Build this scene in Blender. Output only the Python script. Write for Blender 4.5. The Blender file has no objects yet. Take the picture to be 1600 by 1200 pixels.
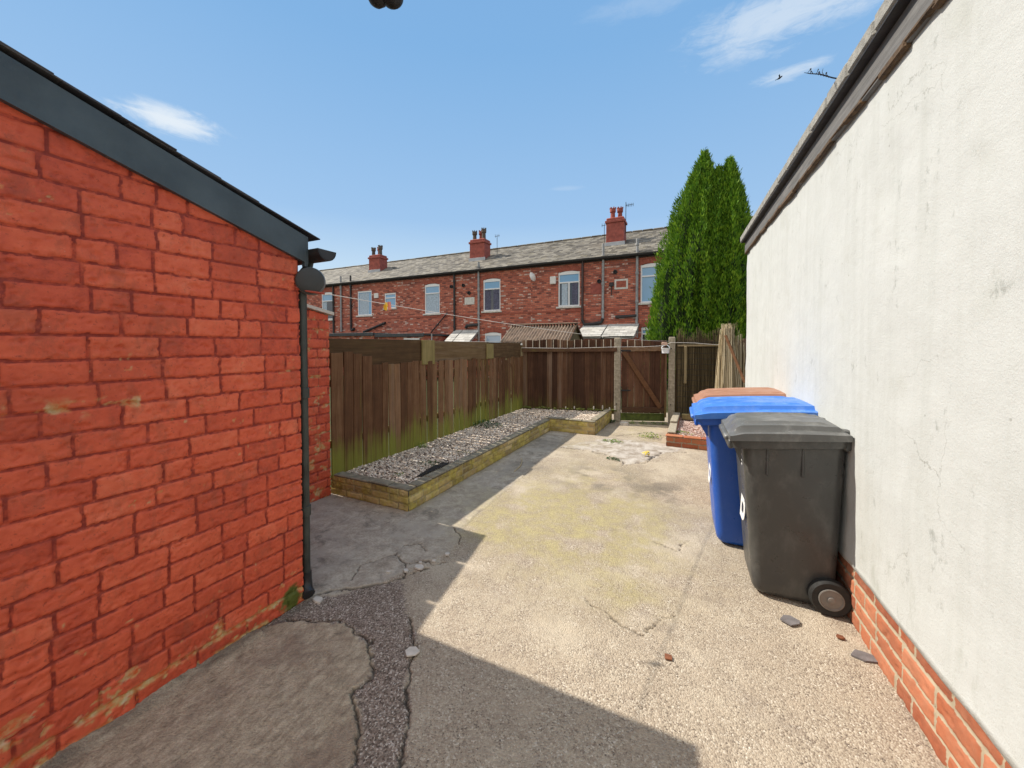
import bpy, bmesh, math, random
import numpy as np
from math import radians, sin, cos, tan, pi, atan2, sqrt
from mathutils import Vector, Matrix

random.seed(7); RNG = np.random.default_rng(7)
scene = bpy.context.scene
COL = scene.collection

# ------------------------------------------------------------------ camera
cam_d = bpy.data.cameras.new('camera'); cam = bpy.data.objects.new('camera', cam_d); COL.objects.link(cam)
cam.location = (0, 0, 1.5)
cam.rotation_euler = (radians(90 - 1.5), 0, radians(25.8))
cam_d.sensor_width = 36.0; cam_d.lens = 600 / 1600 * 36.0
cam_d.shift_y = -44.3 / 1600
cam_d.clip_start = 0.02; cam_d.clip_end = 2000
scene.camera = cam

# ------------------------------------------------------------------ light
SUN = Vector((0.96, -0.03, -1.0)).normalized()           # the way the light travels
sun_d = bpy.data.lights.new('sun', 'SUN'); sun = bpy.data.objects.new('sun', sun_d); COL.objects.link(sun)
sun_d.energy = 3.5; sun_d.angle = radians(0.55); sun_d.color = (1.0, 0.93, 0.82)
sun.rotation_euler = SUN.to_track_quat('-Z', 'Y').to_euler()
sun.location = (-8, 0, 12)
SUN_EL = math.asin(-SUN.z); SUN_AZ = atan2(-SUN.x, -SUN.y)   # clockwise from +Y

scene.view_settings.view_transform = 'Standard'; scene.view_settings.look = 'None'
scene.view_settings.gamma = 1.0; scene.view_settings.exposure = 0.75
scene.view_settings.use_curve_mapping = False


class NT:
    """small helper that writes node trees"""
    def __init__(s, tree): s.t = tree; s.L = tree.links
    def node(s, typ, ins=None, **props):
        n = s.t.nodes.new(typ)
        for k, v in props.items(): setattr(n, k, v)
        for k, v in (ins or {}).items():
            sock = n.inputs[k]
            if isinstance(v, bpy.types.NodeSocket): s.L.new(v, sock)
            else:
                if isinstance(v, (tuple, list)) and len(v) == 3 and sock.type == 'RGBA': v = (*v, 1)
                sock.default_value = v
        return n
    def co(s, which='Object'): return s.node('ShaderNodeTexCoord').outputs[which]
    def pos(s): return s.node('ShaderNodeNewGeometry').outputs['Position']
    def sep(s, v): n = s.node('ShaderNodeSeparateXYZ', {0: v}); return n.outputs
    def comb(s, x, y, z=0.0): return s.node('ShaderNodeCombineXYZ', {0: x, 1: y, 2: z}).outputs[0]
    def scl(s, v, sc): return s.node('ShaderNodeVectorMath', {0: v, 1: sc}, operation='MULTIPLY').outputs[0]
    def vadd(s, v, w): return s.node('ShaderNodeVectorMath', {0: v, 1: w}, operation='ADD').outputs[0]
    def noise(s, v, scale=5, detail=4, rough=0.55, dist=0.0, out='Fac'):
        return s.node('ShaderNodeTexNoise', {'Vector': v, 'Scale': scale, 'Detail': detail, 'Roughness': rough, 'Distortion': dist}).outputs[out]
    def voro(s, v, scale=50, out='Color', feature='F1'):
        return s.node('ShaderNodeTexVoronoi', {'Vector': v, 'Scale': scale}, feature=feature).outputs[out]
    def m(s, op, a, b=0.0, c=0.0, clamp=False):
        return s.node('ShaderNodeMath', {0: a, 1: b, 2: c}, operation=op, use_clamp=clamp).outputs[0]
    def rng(s, v, a, b, c=0.0, d=1.0, smooth=True):
        return s.node('ShaderNodeMapRange', {0: v, 1: a, 2: b, 3: c, 4: d}, interpolation_type='SMOOTHSTEP' if smooth else 'LINEAR').outputs[0]
    def ramp(s, f, stops, interp='LINEAR'):
        n = s.node('ShaderNodeValToRGB', {0: f}); cr = n.color_ramp; cr.interpolation = interp
        while len(cr.elements) < len(stops): cr.elements.new(0.5)
        for e, (p, c) in zip(cr.elements, stops): e.position = p; e.color = (*c, 1) if len(c) == 3 else c
        return n.outputs[0]
    def mix(s, f, a, b, blend='MIX'):
        n = s.node('ShaderNodeMix', data_type='RGBA', blend_type=blend)
        for i, v in ((0, f), (6, a), (7, b)):
            if isinstance(v, bpy.types.NodeSocket): s.L.new(v, n.inputs[i])
            else: n.inputs[i].default_value = (*v, 1) if isinstance(v, (tuple, list)) else v
        return n.outputs[2]
    def attr(s, name, out='Fac'): return s.node('ShaderNodeAttribute', attribute_name=name).outputs[out]
    def bump(s, h, strength=0.5, dist=0.01, normal=None):
        d = {'Height': h, 'Strength': strength, 'Distance': dist}
        if normal: d['Normal'] = normal
        return s.node('ShaderNodeBump', d).outputs[0]


# ------------------------------------------------------------------ sky
world = bpy.data.worlds.new("World"); scene.world = world; world.use_nodes = True
wt = world.node_tree; wt.nodes.clear(); W = NT(wt)
sky = W.node('ShaderNodeTexSky', sky_type='NISHITA', sun_disc=False, sun_elevation=SUN_EL, sun_rotation=SUN_AZ % (2 * pi),
             altitude=50, air_density=1.0, dust_density=0.6, ozone_density=1.6)
dirv = W.co('Generated')
dx_, dy_, dz_ = W.sep(dirv)
zc = W.m('MAXIMUM', dz_, 0.03)
flat = W.comb(W.m('DIVIDE', dx_, zc), W.m('DIVIDE', dy_, zc), 0.0)
warp = W.noise(W.scl(dirv, (1, 1, 2.2)), 6, 8, 0.62, 0.6)
fine = W.noise(W.scl(dirv, (1, 1, 3.5)), 16, 8, 0.68, 0.9)
wisp = W.m('ADD', W.m('MULTIPLY', warp, 0.6), W.m('MULTIPLY', fine, 0.5))
def cloud_spot(c, across, up_, strength, lo=0.48, hi=0.78):
    c = Vector(c).normalized(); side = Vector((c.y, -c.x, 0)).normalized(); upv = side.cross(c).normalized()
    dots = [W.node('ShaderNodeVectorMath', {0: dirv, 1: tuple(a)}, operation='DOT_PRODUCT').outputs['Value'] for a in (side, upv, c)]
    a = W.m('POWER', W.m('DIVIDE', dots[0], across), 2.0); b = W.m('POWER', W.m('DIVIDE', dots[1], up_), 2.0)
    e = W.rng(W.m('SQRT', W.m('ADD', a, b)), 0.0, 1.0, 1.0, 0.0)
    e = W.m('MULTIPLY', e, W.m('GREATER_THAN', dots[2], 0.0))
    v = W.rng(W.m('ADD', wisp, W.m('MULTIPLY', W.m('SUBTRACT', e, 1.0), 0.55)), lo - 0.2, hi - 0.2)
    return W.m('MULTIPLY', W.m('MULTIPLY', v, W.m('POWER', e, 0.5)), strength)
spots = [((-0.845, 0.360, 0.400), 0.17, 0.052, 0.75), ((0.13, 0.82, 0.575), 0.36, 0.11, 0.50), ((0.15, 0.85, 0.490), 0.15, 0.03, 0.45), ((-0.10, 0.77, 0.64), 0.22, 0.05, 0.14),
         ((-0.30, 0.95, 0.40), 0.10, 0.014, 0.12), ((0.55, 0.7, 0.6), 0.3, 0.13, 0.4), ((1.6, -0.5, 0.7), 0.6, 0.2, 0.7), ((-0.3, -1.5, 0.8), 0.7, 0.25, 0.7)]
cl = None
for s_ in spots:
    v = cloud_spot(*s_); cl = v if cl is None else W.m('MAXIMUM', cl, v)
grad = W.ramp(dz_, [(0.0, (0.30, 0.34, 0.365)), (0.08, (0.285, 0.335, 0.365)), (0.18, (0.215, 0.285, 0.352)), (0.30, (0.138, 0.222, 0.333)), (0.6, (0.088, 0.178, 0.305)), (1.0, (0.07, 0.15, 0.28))])
grad = W.mix(1.0, grad, (10, 10, 10), 'MULTIPLY')
skyc = W.mix(0.985, sky.outputs[0], grad)
# broken bright cloud, added out of view overhead and behind camera to fill shade
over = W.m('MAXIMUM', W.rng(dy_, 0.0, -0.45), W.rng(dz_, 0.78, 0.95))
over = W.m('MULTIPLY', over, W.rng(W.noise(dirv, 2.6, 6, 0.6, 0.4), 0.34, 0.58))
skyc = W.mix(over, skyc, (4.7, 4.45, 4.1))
skyc = W.mix(cl, skyc, (3.7, 3.85, 3.9))
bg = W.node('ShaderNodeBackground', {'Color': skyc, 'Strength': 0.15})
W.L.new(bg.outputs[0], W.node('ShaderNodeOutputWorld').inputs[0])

# ------------------------------------------------------------------ materials
def material(name):
    mt = bpy.data.materials.new(name); mt.use_nodes = True
    b = mt.node_tree.nodes['Principled BSDF']
    return mt, NT(mt.node_tree), b
def setp(n, b, **kw):
    names = dict(color='Base Color', rough='Roughness', metal='Metallic', normal='Normal', spec='Specular IOR Level', alpha='Alpha', trans='Transmission Weight')
    for k, v in kw.items():
        s = b.inputs[names[k]]
        if isinstance(v, bpy.types.NodeSocket): n.L.new(v, s)
        else: s.default_value = (*v, 1) if isinstance(v, tuple) else v

def simple(name, col, rough=0.6, var=0.25, scale=9, bump=0.15, bscale=60, metal=0.0, spec=0.5):
    mt, n, b = material(name); c = n.co()
    f = n.noise(c, scale, 5, 0.6)
    lo = tuple(x * (1 - var) for x in col); hi = tuple(min(1, x * (1 + var)) for x in col)
    t = n.attr('tone')
    colr = n.mix(1.0, n.ramp(f, [(0.3, lo), (0.7, hi)]), n.ramp(t, [(0.0, (1, 1, 1)), (1.0, (1, 1, 1))]), 'MULTIPLY')
    setp(n, b, color=colr, rough=n.rng(n.noise(c, scale * 2, 3), 0.3, 0.7, max(0.05, rough - 0.1), min(1, rough + 0.1)), metal=metal, spec=spec,
         normal=n.bump(n.noise(c, bscale, 4), bump, 0.01))
    return mt

def wood(name, dark, light, green=0.0, gz=0.3, pale=0.0, axis='Z'):
    """weathered boards: grain along the axis, per-board tone, algae stain near the foot"""
    mt, n, b = material(name); c = n.co(); t = n.attr('tone')
    sc = {'Z': (40, 40, 1.6), 'X': (1.6, 40, 40), 'Y': (40, 1.6, 40)}[axis]
    cs = n.vadd(n.scl(c, sc), n.comb(n.m('MULTIPLY', t, 37.0), n.m('MULTIPLY', t, 11.0), n.m('MULTIPLY', t, 53.0)))
    g = n.noise(cs, 1.0, 6, 0.65, 0.8); g2 = n.noise(c, 7, 5, 0.6)
    f = n.m('ADD', n.m('MULTIPLY', g, 0.55), n.m('ADD', n.m('MULTIPLY', t, 0.3), n.m('MULTIPLY', g2, 0.25)))
    col = n.ramp(f, [(0.28, tuple(x * 0.55 for x in dark)), (0.48, dark), (0.78, light)])
    if pale:
        p = n.rng(n.m('ADD', n.m('MULTIPLY', n.noise(n.scl(c, tuple(x * 0.35 for x in sc)), 1.0, 5, 0.7), 0.8), n.m('MULTIPLY', t, 0.25)), 0.58, 0.72)
        col = n.mix(n.m('MULTIPLY', p, pale), col, (0.30, 0.22, 0.16))
    if green:
        z = n.sep(c)[2]
        gm = n.m('ADD', n.rng(z, gz - 0.1, gz + 0.45, 0.34, 0.0), n.m('ADD', n.m('MULTIPLY', n.noise(cs, 0.6, 4), 0.6), n.m('MULTIPLY', n.m('FRACT', n.m('MULTIPLY', t, 7.31)), 0.16)))
        gm = n.m('ADD', gm, n.m('MULTIPLY', n.noise(c, 2.3, 3), 0.35))
        col = n.mix(n.m('MULTIPLY', n.rng(gm, 0.62, 0.95), green), col, (0.23, 0.23, 0.040))
    setp(n, b, color=col, rough=0.85, spec=0.25, normal=n.bump(g, 0.5, 0.006))
    return mt

def brickwall_mat(name):
    """for walls of modelled bricks painted red; attributes: joint, chip, tone"""
    mt, n, b = material(name); c = n.co(); t = n.attr('tone'); j = n.attr('joint'); ch = n.attr('chip')
    f = n.m('ADD', n.m('MULTIPLY', n.noise(c, 14, 6, 0.65), 0.7), n.m('MULTIPLY', t, 0.3))
    col = n.ramp(f, [(0.2, (0.36, 0.050, 0.026)), (0.40, (0.59, 0.092, 0.042)), (0.6, (0.70, 0.126, 0.056)), (0.82, (0.77, 0.190, 0.095))])
    col = n.mix(n.rng(n.noise(c, 2.0, 5, 0.65), 0.46, 0.70, 0, 0.6), col, (0.47, 0.076, 0.032))
    col = n.mix(n.rng(n.noise(c, 60, 4, 0.75), 0.58, 0.70, 0, 0.6), col, (0.22, 0.038, 0.024))
    wz = n.sep(c)[2]; col = n.mix(n.m('MULTIPLY', n.rng(n.noise(n.scl(c, (1, 2.2, 1.2)), 4.5, 7, 0.75), 0.50, 0.64), 0.4), col, (0.30, 0.075, 0.04))
    col = n.mix(n.rng(n.noise(n.vadd(c, (3, 1, 2)), 48, 5, 0.8), 0.66, 0.72, 0, 0.55), col, (0.62, 0.30, 0.22))
    col = n.mix(n.m('MULTIPLY', n.rng(j, 0.25, 0.8), n.rng(n.noise(c, 35, 4), 0.3, 0.6, 0.25, 1.0)), col, (0.27, 0.038, 0.024))
    buff = n.ramp(n.noise(c, 30, 4), [(0.35, (0.62, 0.13, 0.03)), (0.55, (0.55, 0.38, 0.16)), (0.7, (0.62, 0.52, 0.33))])
    col = n.mix(ch, col, buff)
    mo = n.attr('moss'); col = n.mix(mo, col, (0.10, 0.12, 0.02))
    h = n.m('ADD', n.noise(c, 120, 5, 0.7), n.m('MULTIPLY', n.noise(c, 38, 5), 1.2))
    setp(n, b, color=col, rough=0.62, spec=0.35, normal=n.bump(h, 0.42, 0.004))
    return mt

def rawbrick_mat(name, ramp_stops, mortar, moss=0.0, mosscol=(0.30, 0.235, 0.04)):
    mt, n, b = material(name); c = n.co(); t = n.attr('tone'); j = n.attr('joint')
    f = n.m('ADD', n.m('MULTIPLY', n.noise(c, 18, 6, 0.65), 0.45), n.m('MULTIPLY', t, 0.55))
    col = n.ramp(f, ramp_stops)
    mc = n.mix(n.noise(c, 40, 4), tuple(x * 0.75 for x in mortar), mortar)
    col = n.mix(n.rng(j, 0.35, 0.65), col, mc)
    if moss:
        mm = n.rng(n.m('ADD', n.noise(c, 5, 6, 0.65), n.m('MULTIPLY', n.noise(c, 30, 3), 0.25)), 0.48, 0.78)
        mcol = n.ramp(n.noise(c, 11, 5), [(0.35, tuple(x * 0.45 for x in mosscol)), (0.6, mosscol), (0.75, tuple(x * 1.3 for x in mosscol))])
        col = n.mix(n.m('MULTIPLY', mm, moss), col, mcol)
    h = n.m('ADD', n.noise(c, 90, 5, 0.7), n.noise(c, 30, 4))
    setp(n, b, color=col, rough=0.9, spec=0.2, normal=n.bump(h, 0.4, 0.004))
    return mt

def terrace_brick():
    mt, n, b = material('old_red_brick'); p = n.co()
    x, y, z = n.sep(p)
    u = n.m('ADD', x, y)
    v = n.comb(u, z, 0)
    br = n.node('ShaderNodeTexBrick', {'Vector': v, 'Color1': (0, 0, 0), 'Color2': (1, 1, 1), 'Mortar': (0.5, 0.5, 0.5), 'Scale': 1.0, 'Mortar Size': 0.008,
                                       'Mortar Smooth': 0.2, 'Bias': 0.0, 'Brick Width': 0.215, 'Row Height': 0.073})
    rnd = n.sep(br.outputs['Color'])[0]
    big = n.noise(p, 0.8, 4); sm = n.noise(p, 22, 4)
    f = n.m('ADD', n.m('MULTIPLY', rnd, 0.6), n.m('MULTIPLY', sm, 0.4))
    col = n.ramp(f, [(0.14, (0.13, 0.052, 0.044)), (0.36, (0.44, 0.12, 0.078)), (0.60, (0.56, 0.17, 0.105)), (0.88, (0.64, 0.25, 0.165))])
    # salts: scattered pale bricks, thicker in patches
    pale = n.rng(n.m('ADD', n.m('MULTIPLY', rnd, 0.55), n.m('ADD', n.m('MULTIPLY', n.noise(p, 1.6, 5, 0.7), 0.75), n.m('MULTIPLY', n.noise(p, 14, 3), 0.38))), 1.05, 1.14)
    col = n.mix(n.m('MULTIPLY', pale, 0.8), col, (0.66, 0.55, 0.48))
    col = n.mix(n.rng(big, 0.5, 0.72, 0, 0.35), col, (0.20, 0.075, 0.06))
    col = n.mix(br.outputs['Fac'], col, (0.20, 0.13, 0.11))
    setp(n, b, color=col, rough=0.9, spec=0.2, normal=n.bump(n.m('SUBTRACT', 1.0, br.outputs['Fac']), 0.5, 0.01))
    return mt

def concrete_yard_mat():
    mt, n, b = material('yard_concrete'); c = n.co()
    A, S, C = n.sep(n.attr('patch_a', 'Vector')); Wh, moss, dirt = n.sep(n.attr('patch_b', 'Vector')); crack = n.attr('crack')
    peb = n.voro(c, 150, 'Color'); pv = n.sep(peb); pd = n.voro(c, 150, 'Distance')
    peb2 = n.sep(n.voro(c, 260, 'Color'))
    big = n.noise(c, 1.3, 5, 0.6); mid = n.noise(c, 9, 6, 0.65); fin = n.noise(c, 70, 4, 0.7)
    # exposed aggregate
    stones = n.ramp(n.m('ADD', n.m('MULTIPLY', pv[0], 0.75), n.m('MULTIPLY', peb2[1], 0.25)),
                    [(0.06, (0.06, 0.046, 0.038)), (0.22, (0.31, 0.25, 0.19)), (0.58, (0.455, 0.38, 0.285)), (0.82, (0.56, 0.485, 0.375)), (0.96, (0.82, 0.76, 0.65))])
    paste = n.ramp(mid, [(0.3, (0.23, 0.18, 0.14)), (0.7, (0.44, 0.36, 0.27))])
    base = n.mix(n.rng(n.m('ADD', mid, n.m('MULTIPLY', big, 0.5)), 0.55, 0.95, 0.8, 0.35), paste, stones)
    base = n.mix(n.rng(n.noise(c, 3.1, 6, 0.7), 0.52, 0.70, 0, 0.45), base, (0.22, 0.175, 0.145), 'MIX')
    base = n.mix(n.rng(n.noise(n.vadd(c, (7, 3, 0)), 1.7, 6, 0.68), 0.46, 0.66, 0, 0.5), base, (0.60, 0.52, 0.40))
    # worn slab
    rs_ = n.scl(c, (1.0, 0.55, 1.0))
    sl = n.m('ADD', n.m('MULTIPLY', n.noise(rs_, 30, 8, 0.8, 0.4), 0.7), n.m('MULTIPLY', n.noise(c, 120, 5, 0.75), 0.3))
    slab = n.ramp(sl, [(0.34, (0.15, 0.115, 0.082)), (0.45, (0.34, 0.275, 0.195)), (0.55, (0.50, 0.415, 0.30)), (0.68, (0.70, 0.61, 0.46))])
    slab = n.mix(n.rng(n.noise(c, 3.6, 5, 0.65), 0.47, 0.66, 0, 0.6), slab, (0.24, 0.17, 0.125))
    # coarse strip, salt and pepper
    strip = n.ramp(n.m('ADD', n.m('MULTIPLY', pv[1], 0.8), n.m('MULTIPLY', fin, 0.25)), [(0.15, (0.11, 0.083, 0.065)), (0.5, (0.25, 0.195, 0.155)), (0.8, (0.36, 0.295, 0.24)), (1.0, (0.74, 0.69, 0.61))])
    grey = n.ramp(n.m('ADD', n.m('MULTIPLY', mid, 0.6), n.m('MULTIPLY', fin, 0.4)), [(0.3, (0.19, 0.155, 0.12)), (0.48, (0.38, 0.325, 0.26)), (0.70, (0.64, 0.575, 0.475))])
    white = n.ramp(n.noise(c, 7, 7, 0.72), [(0.38, (0.26, 0.215, 0.17)), (0.52, (0.42, 0.37, 0.32)), (0.68, (0.56, 0.52, 0.47))])
    grey = n.mix(n.rng(n.noise(c, 2.6, 6, 0.7, 0.8), 0.45, 0.62, 0, 0.75), grey, (0.40, 0.355, 0.295))
    grey = n.mix(n.rng(n.noise(n.vadd(c, (5, 9, 0)), 4.5, 7, 0.75, 0.5), 0.52, 0.66, 0, 0.6), grey, (0.13, 0.115, 0.095))
    col = n.mix(A, base, slab); col = n.mix(S, col, strip); col = n.mix(C, col, grey); col = n.mix(Wh, col, white)
    mossc = n.ramp(n.m('ADD', n.m('MULTIPLY', pv[2], 0.35), n.m('MULTIPLY', mid, 0.65)), [(0.3, (0.27, 0.225, 0.115)), (0.7, (0.47, 0.40, 0.215))])
    col = n.mix(n.m('MULTIPLY', moss, n.rng(n.m('ADD', mid, n.m('MULTIPLY', n.noise(c, 40, 4), 0.3)), 0.42, 0.8, 0.25, 1.0)), col, mossc)
    col = n.mix(dirt, col, (0.10, 0.09, 0.075))
    col = n.mix(n.m('MULTIPLY', crack, 0.85), col, (0.07, 0.056, 0.045))
    h = n.m('ADD', n.m('MULTIPLY', n.m('SUBTRACT', 1.0, n.m('MULTIPLY', pd, 1.3)), n.m('SUBTRACT', 1.0, n.m('MULTIPLY', n.m('MAXIMUM', C, Wh), 0.85))), n.m('ADD', n.m('MULTIPLY', fin, 1.0), n.m('MULTIPLY', n.noise(c, 21, 8, 0.75), 1.5)))
    setp(n, b, color=col, rough=0.88, spec=0.25, normal=n.bump(h, 0.6, 0.006))
    return mt

def render_mat():
    mt, n, b = material('white_render'); c = n.co(); z = n.sep(c)[2]
    st = n.noise(n.scl(c, (3, 3, 0.35)), 2.2, 6, 0.65, 0.3)
    st2 = n.noise(n.scl(c, (9, 9, 0.7)), 2.0, 5, 0.6)
    bl = n.noise(c, 3.2, 6, 0.65)
    col = n.mix(n.rng(n.m('ADD', n.m('MULTIPLY', st, 0.6), n.m('MULTIPLY', st2, 0.4)), 0.42, 0.68, 0, 0.45), (0.525, 0.535, 0.515), (0.43, 0.44, 0.41))
    col = n.mix(n.rng(bl, 0.54, 0.74, 0, 0.38), col, (0.43, 0.435, 0.39))
    sp = n.rng(n.noise(n.scl(c, (1, 1, 0.55)), 11, 6, 0.75), 0.60, 0.72, 0, 0.6)
    col = n.mix(sp, col, (0.25, 0.26, 0.235))
    hl_ = n.node('ShaderNodeTexVoronoi', {'Vector': n.vadd(c, n.scl(n.noise(c, 3, 5, 0.7, out='Color'), (0.35, 0.35, 0.35))), 'Scale': 1.1}, feature='DISTANCE_TO_EDGE').outputs['Distance']
    col = n.mix(n.m('MULTIPLY', n.rng(hl_, 0.004, 0.0), n.rng(n.noise(c, 1.4, 3), 0.5, 0.6, 0, 0.55)), col, (0.24, 0.24, 0.21))
    dk = n.rng(n.voro(c, 9, 'Distance'), 0.06, 0.03)
    col = n.mix(n.m('MULTIPLY', dk, n.rng(n.noise(c, 2.7, 3), 0.5, 0.62, 0, 0.6)), col, (0.22, 0.21, 0.18))
    low = n.m('MULTIPLY', n.rng(z, 0.35, 0.9, 1, 0), n.rng(n.noise(n.scl(c, (1, 1, 0.4)), 5, 6, 0.7), 0.55, 0.70))
    col = n.mix(n.m('MULTIPLY', low, 0.5), col, (0.30, 0.31, 0.26))
    h = n.m('ADD', n.noise(c, 130, 5, 0.7), n.m('MULTIPLY', n.noise(c, 24, 5, 0.6), 1.2))
    setp(n, b, color=col, rough=0.9, spec=0.2, normal=n.bump(h, 0.42, 0.006))
    return mt

def plastic(name, col, rough=0.42, dust=(0.3, 0.28, 0.24), amt=0.22):
    mt, n, b = material(name); c = n.co()
    d = n.rng(n.noise(n.scl(c, (1, 1, 0.5)), 9, 7, 0.72), 0.45, 0.78, 0, amt)
    d2 = n.rng(n.noise(c, 60, 4, 0.8), 0.63, 0.74, 0, amt)
    cc = n.mix(n.m('MAXIMUM', d, d2), col, dust)
    sc = n.noise(n.scl(c, (30, 30, 260)), 1.0, 3, 0.6)
    setp(n, b, color=cc, rough=n.rng(n.noise(c, 12, 5), 0.3, 0.7, rough - 0.08, rough + 0.14), spec=0.5,
         normal=n.bump(n.m('ADD', n.noise(c, 260, 3), n.m('MULTIPLY', n.noise(c, 9, 3), 2.0)), 0.10, 0.003))
    return mt

def attr_mat(name, stops, rough=0.9, spec=0.2, nz=0.3, translucent=0.0):
    mt, n, b = material(name); t = n.attr('tone'); c = n.co()
    col = n.ramp(n.m('ADD', t, n.m('MULTIPLY', n.m('SUBTRACT', n.noise(c, 40, 3), 0.5), nz)), stops)
    setp(n, b, color=col, rough=rough, spec=spec)
    if translucent:
        tr = n.node('ShaderNodeBsdfTranslucent', {'Color': col}); mx = n.node('ShaderNodeMixShader', {0: translucent})
        n.L.new(b.outputs[0], mx.inputs[1]); n.L.new(tr.outputs[0], mx.inputs[2])
        n.L.new(mx.outputs[0], mt.node_tree.nodes['Material Output'].inputs[0])
    return mt

def slate_mat(name, stops, lichen=0.4):
    mt, n, b = material(name); t = n.attr('tone'); c = n.co()
    f = n.m('ADD', n.m('MULTIPLY', t, 0.65), n.m('MULTIPLY', n.noise(c, 14, 5, 0.7), 0.35))
    col = n.ramp(f, stops)
    col = n.mix(n.rng(n.noise(c, 2.2, 6, 0.72), 0.5, 0.72, 0, lichen), col, (0.30, 0.255, 0.15))
    setp(n, b, color=col, rough=0.75, spec=0.35, normal=n.bump(n.noise(c, 40, 4), 0.3, 0.006))
    return mt

def glass_mat(name, tint):
    mt, n, b = material(name); c = n.co()
    setp(n, b, color=n.mix(n.noise(c, 1.5, 2), tuple(x * 0.8 for x in tint), tint), rough=0.06, spec=0.9,
         normal=n.bump(n.noise(c, 2.0, 2), 0.06, 0.03))
    return mt

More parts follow.
